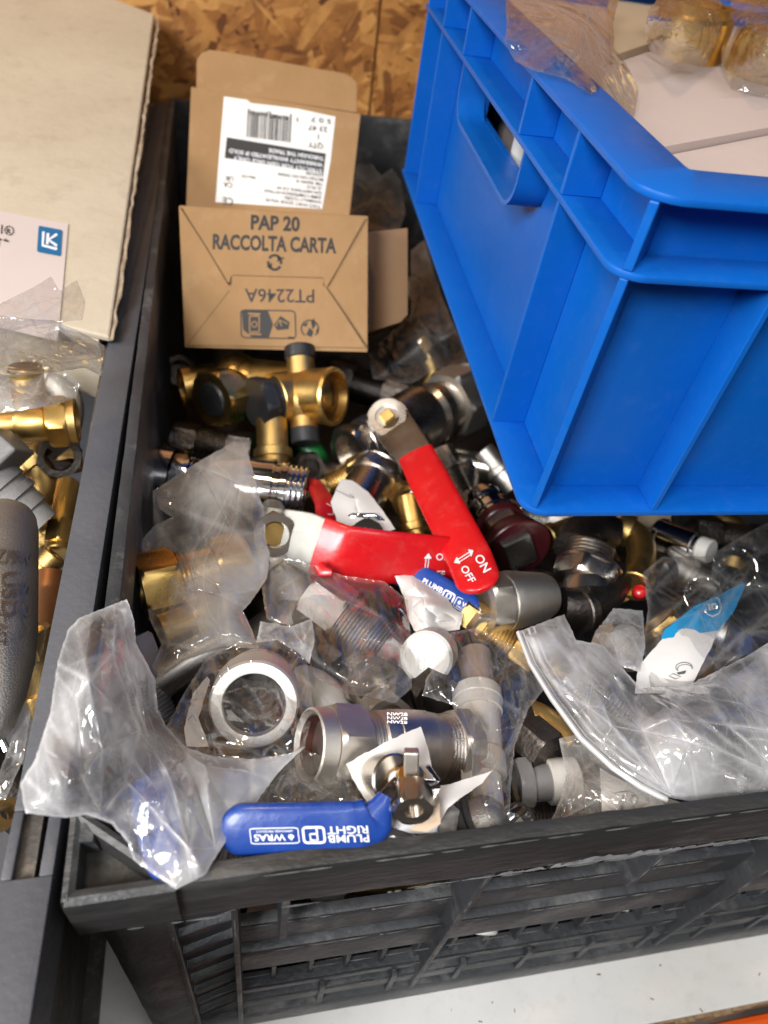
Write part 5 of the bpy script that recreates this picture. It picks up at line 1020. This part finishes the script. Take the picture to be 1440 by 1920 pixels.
Zfilm('plastic_bag', 'crinkled clear bag drooping over the rim of the blue crate', 'bag', [(948, -20, .5), (950, 60, .4), (944, 75, .3), (966, 115, -.1), (1000, 132, .15), (1062, 148, .2), (1100, 172, .15), (1140, 205, -.6), (1182, 240, -.9), (1190, 215, -.8), (1198, 168, -.6), (1175, 120, -.2), (1152, 90, .1), (1150, 40, .5), (1165, -20, .7)], filmT, zr, BG, inner=[(1040, 60, .8), (1100, 90, .6), (1160, 190, -.6)], thick=.35, amp=.2, cell=34, fine=12, step=5.5, seed=31, ang=1.1, ratio=2.0)
Zfilm('plastic_bag', 'tight clear film around the left brass nut on the pink carton', 'bag', [(1208, 60, 1.2), (1215, 20, 1.9), (1250, -25, 2.4), (1340, -25, 2.5), (1362, 30, 2.0), (1352, 90, .8), (1320, 126, .12), (1265, 132, .12), (1222, 108, .3)], filmT, zb, BG, inner=[(1280, 40, 2.6), (1280, 90, 1.6)], thick=.25, amp=.2, cell=26, fine=10, step=5, seed=32, ratio=1.3)
Zfilm('plastic_bag', 'loose clear film around the brass hexagon nut at the right edge', 'bag', [(1356, 60, 1.3), (1372, 0, 2.2), (1400, -30, 2.8), (1530, -30, 2.8), (1540, 100, 1.2), (1500, 185, .12), (1420, 182, .12), (1372, 168, .12), (1352, 120, .5)], filmT, zb, BG, inner=[(1440, 50, 2.7), (1430, 120, 1.6)], thick=.3, amp=.2, cell=28, fine=10, step=5, seed=33, ratio=1.3)
# ------------------------------------------------------------------ bags in the heap
film('plastic_bag', 'hazy clear bag with a pointed corner wrapped round brass couplings', 'bag', [(441, 826, 2.4), (462, 838, 2.4), (478, 900, 2.3), (496, 960, 2.2), (498, 1010, 1.9), (506, 1040, 1.7), (500, 1085, 1.2), (470, 1130, .9), (455, 1145, .9), (472, 1180, .6), (486, 1216, .4), (420, 1212, .5), (350, 1235, .2), (300, 1270, .0), (285, 1250, 0), (303, 1208, .1), (280, 1160, .2), (272, 1110, .3), (250, 1075, .4), (240, 1062, .4), (248, 1030, .6), (290, 985, 1.0), (322, 970, 1.3), (300, 955, 1.5), (286, 922, 1.6), (340, 885, 2.0)], filmM, inner=[(360, 1080, 1.7), (400, 1000, 1.9), (420, 900, 2.5), (380, 1180, 1.0)], thick=.45, amp=.13, cell=70, fine=22, step=6.5, seed=41, ang=.5, ratio=1.8, group=BG)
bagb = film('plastic_bag', 'large crinkled clear bag spilling over the front left corner of the black crate', 'bag', [(238, 1123, 4.9), (252, 1165, 4.6), (255, 1205, 3.9), (292, 1275, 2.2), (296, 1330, 1.4), (312, 1362, 1.35), (350, 1402, 1.4), (400, 1418, 1.35), (470, 1424, 1.3), (540, 1414, 1.2), (572, 1400, 1.1), (520, 1450, 1.1), (470, 1520, 1.2), (415, 1590, 1.5), (385, 1640, 1.8), (330, 1668, 2.0), (285, 1638, 2.1), (250, 1612, 2.2), (240, 1580, 2.3), (210, 1545, 2.6), (165, 1528, 2.9), (120, 1533, 3.0), (48, 1525, 3.2), (38, 1470, 3.4), (65, 1425, 4.0), (95, 1335, 4.4), (108, 1240, 4.9), (128, 1180, 5.1), (150, 1158, 5.2), (200, 1138, 5.1)], filmW, inner=[(170, 1320, 5.0), (170, 1240, 5.2), (130, 1460, 4.3), (250, 1420, 2.4), (340, 1480, 1.9), (310, 1560, 2.0)], thick=.35, amp=.22, cell=58, fine=18, step=6.5, seed=52, ang=1.25, ratio=2.2, group=BG, edge=.7)
film('bag_fold', None, None, [(312, 1362, 1.3), (345, 1300, 1.2), (385, 1235, 1.2), (440, 1205, 1.3), (520, 1195, 1.2), (575, 1240, 1.1), (588, 1330, 1.1), (570, 1405, 1.1), (540, 1418, 1.2), (470, 1428, 1.3), (400, 1422, 1.35), (350, 1406, 1.4)], filmC, inner=[(475, 1320, 1.15)], thick=.3, amp=.16, cell=52, fine=18, step=6.5, seed=53, ang=.9, ratio=1.8, parent=bagb, edge=.6)
film('plastic_bag', 'dark clear bag folded in the middle behind the valve bore', 'bag', [(505, 1045, .5), (560, 1050, .6), (640, 1078, .6), (720, 1090, .6), (765, 1125, .5), (770, 1200, .4), (772, 1290, .5), (740, 1318, .6), (650, 1300, .6), (590, 1270, .5), (575, 1230, .5), (540, 1180, .3), (500, 1160, .3), (490, 1100, .4)], filmC, inner=[(640, 1180, .9), (700, 1240, .9)], thick=.5, amp=.22, cell=60, fine=16, step=6.5, seed=43, ang=.6, ratio=2.0, group=BG)
film('plastic_bag', 'small clear bag fold between the hazy bag and the valve bore', 'bag', [(488, 1165, .9), (545, 1175, .8), (585, 1160, .8), (590, 1200, .8), (580, 1245, .8), (560, 1225, .9), (520, 1200, 1.0), (480, 1205, 1.0)], filmW, thick=.2, amp=.12, cell=30, fine=12, step=6, seed=44, group=BG)
film('plastic_bag', 'pale bag under the blue front lever along the black rim', 'bag', [(560, 1400, .3), (650, 1440, .2), (700, 1520, .4), (760, 1560, .6), (840, 1500, .5), (862, 1520, .6), (850, 1592, .5), (720, 1606, .2), (600, 1625, .2), (440, 1650, .2), (392, 1640, .2), (420, 1590, .4), (470, 1520, .5), (520, 1450, .4)], filmM, inner=[(600, 1500, .4), (700, 1580, .5), (500, 1600, .4)], thick=.45, amp=.2, cell=48, fine=15, step=6.5, seed=45, ang=.2, ratio=1.7, group=BG)
film('plastic_bag', 'thin clear bag sleeve around the milky white pipe assembly', 'bag', [(845, 1185, .7), (890, 1178, .8), (940, 1200, .8), (968, 1215, .7), (1000, 1240, .8), (1022, 1290, .6), (990, 1330, .6), (965, 1400, .6), (958, 1470, .5), (955, 1550, .3), (900, 1560, .2), (886, 1480, .1), (884, 1400, .2), (856, 1325, .4), (792, 1304, .5), (800, 1270, .8), (830, 1230, .9)], filmC, inner=[(900, 1320, .7), (910, 1440, .3)], thick=.3, amp=.16, cell=44, fine=14, step=6.5, seed=46, ang=1.7, ratio=2.2, group=BG)
zipb = film('plastic_bag', 'ziplock bag with ridged closure draped across the heap at the right', 'bag', [(968, 1185, 1.2), (1058, 1152, 1.3), (1080, 1200, 1.3), (1130, 1210, 1.3), (1165, 1250, 1.3), (1200, 1290, 1.4), (1290, 1285, 1.5), (1400, 1230, 1.7), (1480, 1180, 1.8), (1600, 1300, 1.8), (1600, 1470, .6), (1440, 1500, .4), (1330, 1508, .5), (1225, 1490, .8), (1130, 1430, 1.0), (1060, 1350, 1.1), (1010, 1270, 1.2)], filmW, inner=[(1250, 1380, 2.4), (1350, 1330, 2.7), (1420, 1420, 1.8), (1120, 1310, 1.8)], thick=.6, amp=.24, cell=62, fine=17, step=6.5, seed=47, ang=.75, ratio=2.4, group=BG)
for off_, r_ in ((0, .10), (8, .045), (19, .06), (29, .045)):
    seam('zip_ridge', [(972 + off_, 1186 - off_ * .35, 1.72), (995 + off_, 1245 - off_ * .3, 1.72), (1035 + off_, 1310 - off_ * .4, 1.66), (1090 + off_ * 1.1, 1385 - off_ * .5, 1.6), (1150 + off_, 1440 - off_ * .7, 1.5), (1200 + off_ * .9, 1474 - off_ * .8, 1.3), (1250 + off_ * .8, 1500 - off_, 1.0)], r_, filmW if r_ < .1 else mat('zip_plastic', (.80, .80, .81), .25, trans=.3), zipb)
film('plastic_bag', 'glossy clear bag holding rings under the blue crate at the right edge', 'bag', [(1205, 1075, .3), (1240, 1045, .4), (1330, 1042, .7), (1400, 1000, 1.0), (1600, 900, 1.4), (1620, 1250, 1.2), (1440, 1240, 1.0), (1330, 1290, .9), (1220, 1290, .6), (1206, 1210, .5), (1215, 1140, .5)], filmC, inner=[(1330, 1120, 1.3), (1420, 1080, 1.4)], thick=.35, amp=.18, cell=66, fine=18, step=7, seed=48, ang=2.4, ratio=2.0, group=BG)
film('plastic_bag', 'small crumpled clear bag corner beside the dark elbow fitting', 'bag', [(1115, 1190, .2), (1150, 1140, .4), (1205, 1145, .5), (1210, 1210, .6), (1200, 1260, .8), (1165, 1250, .8), (1130, 1215, .6)], filmW, inner=[(1170, 1190, .9)], thick=.25, amp=.16, cell=30, fine=12, step=6, seed=49, group=BG)
pb = film('plastic_bag', 'clear bag with a white printed slip tucked under the ziplock bag', 'bag', [(1048, 1385, .2), (1080, 1378, .4), (1130, 1430, .5), (1230, 1490, .6), (1330, 1520, .6), (1340, 1545, .3), (1200, 1550, .1), (1090, 1558, .0), (1025, 1560, -.1), (1050, 1500, .0), (1062, 1450, .1)], filmM, inner=[(1100, 1470, .7), (1180, 1520, .7)], thick=.3, amp=.14, cell=46, fine=14, step=6.5, seed=50, group=BG)
o = film('paper_slip', 'white printed paper slip inside the bag by the front rim', 'paper', [(1125, 1440, .55), (1150, 1455, .6), (1240, 1500, .65), (1260, 1540, .5), (1160, 1556, .3), (1130, 1560, .2)], paper, thick=0, amp=.04, cell=50, step=7, layers=1, seed=51)
ik = Ink(G(1180, 1510, .6), VN, .15, o); ik.line([(1152, 1488), (1180, 1484)], 2.2); ik.line([(1168, 1492), (1165, 1522)], 4); ik.line([(1172, 1505), (1176, 1485), (1188, 1488), (1184, 1506)], 1.8, True); ik.text('Z', (1176, 1502), (1, .2), (2.5, -13), .02); ik.text('DO', (1161, 1502), (0, 1), (8, 0), .01); ik.line([(1190, 1490), (1196, 1500), (1188, 1512), (1192, 1530)], 2); ik.done('print', ink, o)
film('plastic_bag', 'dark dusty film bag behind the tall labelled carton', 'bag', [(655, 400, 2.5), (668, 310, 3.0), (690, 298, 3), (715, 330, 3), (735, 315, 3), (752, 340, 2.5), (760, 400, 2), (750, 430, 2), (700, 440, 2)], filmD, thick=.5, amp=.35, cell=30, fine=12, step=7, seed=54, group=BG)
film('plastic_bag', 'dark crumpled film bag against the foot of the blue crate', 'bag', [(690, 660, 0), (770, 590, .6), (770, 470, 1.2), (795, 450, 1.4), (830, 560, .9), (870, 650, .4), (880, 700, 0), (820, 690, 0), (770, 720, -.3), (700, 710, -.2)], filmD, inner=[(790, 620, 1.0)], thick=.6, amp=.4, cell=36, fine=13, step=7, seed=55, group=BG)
Zfilm('plastic_bag', 'yellowish milky bag between the cream carton and the brass tee', 'bag', [(-40, 590, 2.2), (0, 592, 2.2), (60, 598, 2.2), (100, 600, 2.1), (150, 622, 1.9), (196, 648, 1.0), (190, 705, -2.2), (160, 690, -1.6), (60, 702, -1.8), (-40, 715, -1.8)], filmM, -16.0, BG, inner=[(60, 650, .6)], thick=.5, amp=.2, cell=50, fine=15, step=7, seed=56)
Zfilm('plastic_bag', 'clear film loop lying on the pale label of the cream carton', 'bag', [(-60, 600, 1.2), (0, 570, 1.0), (60, 540, .9), (96, 518, .8), (112, 545, .6), (145, 525, .5), (160, 565, .3), (155, 600, .2), (100, 606, .3), (60, 612, .5), (-60, 640, .8)], filmC, -14.2, BG, thick=.3, amp=.1, cell=40, fine=14, step=7, seed=57)
Zfilm('plastic_bag', 'clear bag crumpled over the brass tee in the grey crate', 'bag', [(-40, 700, .5), (60, 690, .8), (110, 690, .7), (150, 720, .2), (142, 745, -.2), (100, 760, .5), (40, 770, .9), (-40, 780, .5)], filmM, -21.2, BG, inner=[(60, 730, 1.1)], thick=.3, amp=.16, cell=34, fine=12, step=6.5, seed=58)
Zfilm('plastic_bag', 'clear film strip beside the cast valve body against the grey rim', 'bag', [(66, 1200, -.4), (88, 1180, -.2), (70, 1280, .0), (55, 1350, .2), (45, 1420, .2), (10, 1500, .0), (-20, 1500, -.2), (20, 1390, .0), (45, 1300, -.1)], filmC, -22.0, BG, thick=.25, amp=.15, cell=34, fine=12, step=6.5, seed=59)
def Wfilm(name, label, cat, outline, mt, group=None, **kw):     # film hanging just inside the crate front
    g0 = globals(); old = g0['A']; g0['A'] = lambda px, py, z=0.: hit(px, py, (0, 8.6, 0), (0, 1, 0))
    try: return film(name, label, cat, [q[:2] for q in outline], mt, group=group, **kw)
    finally: g0['A'] = old
# ------------------------------------------------------------------ the rest of the heap, mostly in shade
kinds = ['elbow', 'nut', 'coupling', 'tee', 'stub']
def filler(i, kind, mt, mname, x, y, dz, ang, tilt, r, label):
    p = G(x, y, dz) if y < 1600 else hit(x, y, (0, 7.7 + 1.15 * r, 0), (0, 1, 0))
    if y < 1600 and p[1] < 7.7 + 3 * r: p = hit(x, y, (0, 7.7 + 3 * r, 0), (0, 1, 0))
    dr = nrm(R @ np.array([math.cos(ang), math.sin(ang), 0]) + VN * tilt); r_ = r
    cat = {'elbow': 'elbow', 'nut': 'nut', 'coupling': 'coupling', 'tee': 'tee', 'stub': 'pipe'}[kind]
    T = thing({'elbow': 'pipe_elbow', 'nut': 'hex_nut', 'coupling': 'pipe_coupling', 'tee': 'pipe_tee', 'stub': 'pipe_stub'}[kind], label, cat, p - UPZ * r_, HEAP)
    sd = nrm(np.cross(dr, VN))
    if kind == 'elbow':
        a = arc(p - dr * 2 * r_, p + dr * .2 * r_, p + sd * 2.2 * r_, 9); part(T, 'body', mt, (bend, a, r_ * .8, 20))
        part(T, 'socket', mt, (nut, a[0] - dr * .9 * r_, dr, r_ * 1.1, r_ * 1.2, r_ * .75, .5)); part(T, 'socket', mt, (cyl, a[-1] - sd * .1, sd, r_ * .9, r_, r_, r_ * .75, .5))
    elif kind == 'nut': part(T, 'nut_body', mt, (nut, p + VN * r_, -nrm(dr * .5 + VN), r_ * 1.1, r_ * 1.15, r_ * .72, r_ * .9))
    elif kind == 'coupling':
        part(T, 'body', mt, (cyl, p - dr * 2 * r_, dr, r_ * 4, r_ * .82)); part(T, 'hex_nut', mt, (nut, p - dr * 2.4 * r_, dr, r_ * 1.5, r_ * 1.15, r_ * .75, .6)); part(T, 'hex_nut', mt, (nut, p + dr * .9 * r_, dr, r_ * 1.5, r_ * 1.15, r_ * .75, .6)); part(T, 'threads', mt, (thread, p - dr * .9 * r_, dr, r_ * 1.8, r_ * .95, .15))
    elif kind == 'tee':
        part(T, 'body', mt, (cyl, p - dr * 2 * r_, dr, r_ * 4, r_ * .85, r_ * .85, r_ * .6, .5)); part(T, 'branch', mt, (cyl, p, nrm(sd + VN * .4), r_ * 2, r_ * .85, r_ * .85, 0)); part(T, 'collar', mt, (cyl, p - dr * 2.2 * r_, dr, r_ * .7, r_, r_, r_ * .7, .4))
    else: part(T, 'tube', mt, (cyl, p - dr * 1.8 * r_, dr, r_ * 3.6, r_ * .8, r_ * .8, r_ * .65, .8)); part(T, 'collar', mt, (cyl, p - dr * .2 * r_, dr, r_ * .5, r_ * .98))
FL = [
 ('coupling', darkmetal, 400, 835, -1.6, .15, 0, .95, 'dark coupling just below the brass mixing valve'),
 ('stub', brass2, 512, 850, -.9, 1.5, .2, 1.1, 'dull brass threaded stub under the mixing valve branch'),
 ('elbow', greenp, 600, 835, -2.2, .1, 0, 1.0, 'green plastic elbow below the mixing valve right port'),
 ('nut', darkmetal, 585, 880, -1.8, .5, .1, .8, 'small stained nut beside the green plastic elbow'),
 ('coupling', darkmetal, 690, 730, -2.5, .3, .1, 1.2, 'black fitting in the dark right of the mixing valve'),
 ('tee', rubber, 740, 690, -2.5, -.6, .2, 1.2, 'black plastic tee under the shaded carton'),
 ('coupling', darkmetal, 800, 650, -1.6, -.6, .0, 1.0, 'dark coupling beside the foot of the blue crate'),
 ('elbow', brass2, 830, 700, -2.4, .8, .0, 1.0, 'shaded brass elbow above the large lever valve'),
 ('stub', lead, 760, 560, -1.0, -1.0, 0, .9, 'dull tube end between the shaded carton and the blue crate'),
 ('nut', darkmetal, 345, 700, -3.4, .2, .2, 1.0, 'buried nickel nut left of the mixing valve'),
 ('coupling', nickel, 850, 905, -2.4, 1.1, .1, .9, 'nickel coupling behind the big red lever'),
 ('stub', brass, 780, 990, -1.2, 1.4, .3, .95, 'brass threaded stub between the two red levers'),
 ('nut', brass2, 765, 940, -2.0, .7, .1, .9, 'brass nut beside the paper tagged valve'),
 ('tee', nickel, 880, 870, -3.0, .2, .2, 1.0, 'nickel tee in the dark above the radiator valve'),
 ('elbow', darkmetal, 1030, 1075, -2.2, -.4, .2, .8, 'dark elbow between the vent and the threaded union'),
 ('coupling', brass2, 930, 1195, -1.8, .6, .1, .8, 'brass threaded coupling below the tapered vent'),
 ('nut', darkmetal, 1230, 1075, -2.6, .3, .2, 1.0, 'dark nut under the cream plastic piece'),
 ('coupling', darkmetal, 1370, 1010, -3.0, .2, .0, 1.0, 'dark coupling far right under the blue crate'),
 ('stub', darkmetal, 640, 1010, -2.8, .3, .1, .9, 'dark tube under the horizontal red lever'),
 ('tee', lead, 575, 1140, -2.4, .9, .2, 1.4, 'grey metal tee inside the dark folded bag'),
 ('coupling', lead, 680, 1190, -1.6, .6, .2, 1.2, 'grey metal coupling inside the dark folded bag'),
 ('nut', nickel, 700, 1270, -1.4, .2, .3, 1.0, 'nickel nut under the folded bag above the front valve'),
 ('elbow', milkp, 640, 1295, -1.4, .1, .2, 1.0, 'milky plastic elbow behind the front valve nut'),
 ('coupling', darkmetal, 560, 1290, -2.2, .9, 0, 1.0, 'dark coupling right of the valve bore'),
 ('nut', darkmetal, 820, 1300, -1.6, .9, 0, .9, 'dark nut below the round white cap'),
 ('coupling', lead, 270, 1330, -2.2, 1.2, 0, 1.1, 'grey coupling under the crinkled left bag'),
 ('tee', darkmetal, 330, 1420, -1.8, .4, .1, 1.0, 'dark tee under the middle of the crinkled left bag'),
 ('coupling', satin, 540, 1540, -1.3, .1, .1, 1.0, 'nickel coupling under the pale front bag'),
 ('elbow', milkp, 660, 1570, -1.2, .5, .1, .9, 'milky elbow under the pale front bag'),
 ('nut', satin, 770, 1590, -.9, .3, .2, .8, 'nickel nut by the rim under the paper tag'),
 ('coupling', darkmetal, 1010, 1540, -2.4, .1, 0, .9, 'dark coupling low in the front gap'),
 ('tee', darkmetal, 1030, 1420, -3.0, .8, 0, 1.0, 'dark tee deep in the front gap'),
 ('coupling', steel, 1150, 1330, -1.2, .7, .1, 1.0, 'steel coupling under the ziplock closure'),
 ('elbow', satin, 1230, 1440, -1.0, .2, .2, 1.0, 'nickel elbow inside the ziplock bag near the rim'),
 ('nut', steel, 1320, 1460, -.8, .5, .3, 1.1, 'steel nut inside the ziplock bag near the rim'),
 ('tee', steel, 1400, 1400, -1.2, .6, .1, 1.2, 'steel tee deep in the ziplock bag'),
 ('coupling', brass2, 1290, 1240, -1.2, .9, .1, .9, 'brass coupling beneath the blue and white leaflet'),
 ('stub', darkmetal, 300, 1000, -3.0, 1.3, 0, 1.2, 'dark tube down by the left wall of the black crate'),
 ('elbow', darkmetal, 420, 900, -3.2, .3, 0, 1.2, 'dark elbow under the chrome ball valve'),
 ('tee', brass2, 300, 860, -3.6, .6, 0, 1.1, 'brass tee deep by the left wall below the mixing valve'),
 ('coupling', satin, 980, 1600, -2.0, .05, 0, .9, 'nickel coupling seen through the slot under the front rim'),
 ('stub', steel, 700, 1720, -8.5, .1, 0, 1.0, 'bright tube seen through the lower slot of the crate front'),
 ('coupling', milkp, 600, 1780, -11, .1, 0, 1.1, 'milky coupling behind the crate slots at the left'),
 ('coupling', satin, 1080, 1660, -5, .1, 0, 1.0, 'nickel coupling behind the upper slot right of the rib'),
 ('elbow', milkp, 1330, 1590, -3, .2, 0, 1.0, 'milky elbow behind the upper slot at the right'),
 ('stub', brass2, 740, 1660, -3.5, .1, 0, .9, 'brass stub just under the scuffed front rim'),
 ('nut', satin, 705, 850, -1.6, .4, .2, .8, 'bright nut left of the big red lever plate'),
 ('coupling', brass2, 640, 900, -2.2, -.5, .1, .8, 'brass coupling behind the dark red lever'),
 ('elbow', satin, 845, 970, -1.8, .6, .2, .85, 'nickel elbow right of the big red lever'),
 ('stub', satin, 935, 880, -2.6, .9, .1, .85, 'nickel stub under the left edge of the blue crate'),
 ('coupling', satin, 1000, 975, -2.6, .2, .1, .8, 'nickel coupling in the shade of the blue crate corner'),
 ('nut', brass, 1080, 985, -2.6, .2, .2, .7, 'brass nut under the blue crate beside the threaded union'),
 ('tee', brass2, 1150, 1075, -2.2, 1.1, .1, .75, 'brass tee behind the threaded union'),
 ('stub', satin, 1290, 1075, -2.4, .5, .1, .85, 'nickel stub behind the clear rings'),
 ('elbow', brass2, 1395, 985, -3.0, .3, .1, .9, 'brass elbow far right in the shade of the blue crate'),
 ('nut', satin, 905, 1180, -1.4, .8, .3, .65, 'small nickel nut at the foot of the tapered vent'),
 ('coupling', nickel, 470, 870, -2.6, .2, .1, .9, 'nickel coupling behind the hazy bag corner'),
 ('elbow', satin, 560, 1010, -3.8, .8, .2, .9, 'nickel elbow beneath the zinc plate of the horizontal lever'),
 ('nut', satin, 730, 1340, -2.2, .3, .2, .9, 'nickel nut behind the front valve body'),
 ('stub', brass2, 1080, 1290, -1.6, .8, .1, .8, 'brass stub under the upper edge of the ziplock bag'),
 ('coupling', satin, 480, 1600, -1.6, .1, 0, .9, 'nickel coupling behind the front rim under the blue lever tip'),
 ('tee', milkp, 900, 1650, -6, .1, 0, 1.0, 'milky tee showing in the slot under the scuffed rim'),
 ('coupling', satin, 560, 1745, -6, .1, 0, 1.0, 'nickel coupling in the left slot of the crate front'),
 ('coupling', brass2, 1000, 1640, -6, .1, 0, .9, 'brass coupling in the slot left of the second rib'),
 ('coupling', satin, 1180, 1700, -6, .1, 0, 1.0, 'nickel coupling in the low slot by the right rib'),
 ('stub', milkp, 850, 1790, -6, .1, 0, 1.0, 'milky tube in the low slot beside the middle rib'),
]
for i, (kd, mt_, x, y, dz, an, ti, r, lab) in enumerate(FL): filler(i, kd, mt_, '', x, y, dz, an, ti, r, lab)
Wfilm('plastic_bag', 'bag film pressed against the slots inside the crate front at the left', 'bag', [(460, 1800, -9), (640, 1770, -9), (820, 1740, -9), (820, 1690, -5), (700, 1690, -4.5), (560, 1710, -4.5), (450, 1740, -5)], filmM, thick=.3, amp=.2, cell=40, fine=14, step=8, seed=61, group=BG)
Wfilm('plastic_bag', 'bag film pressed against the upper slot inside the crate front at the right', 'bag', [(1240, 1610, -2.5), (1320, 1580, -1.6), (1440, 1560, -1.6), (1500, 1560, -1.6), (1500, 1620, -4), (1400, 1650, -4.5), (1260, 1660, -5)], filmM, thick=.3, amp=.2, cell=40, fine=14, step=8, seed=62, group=BG)
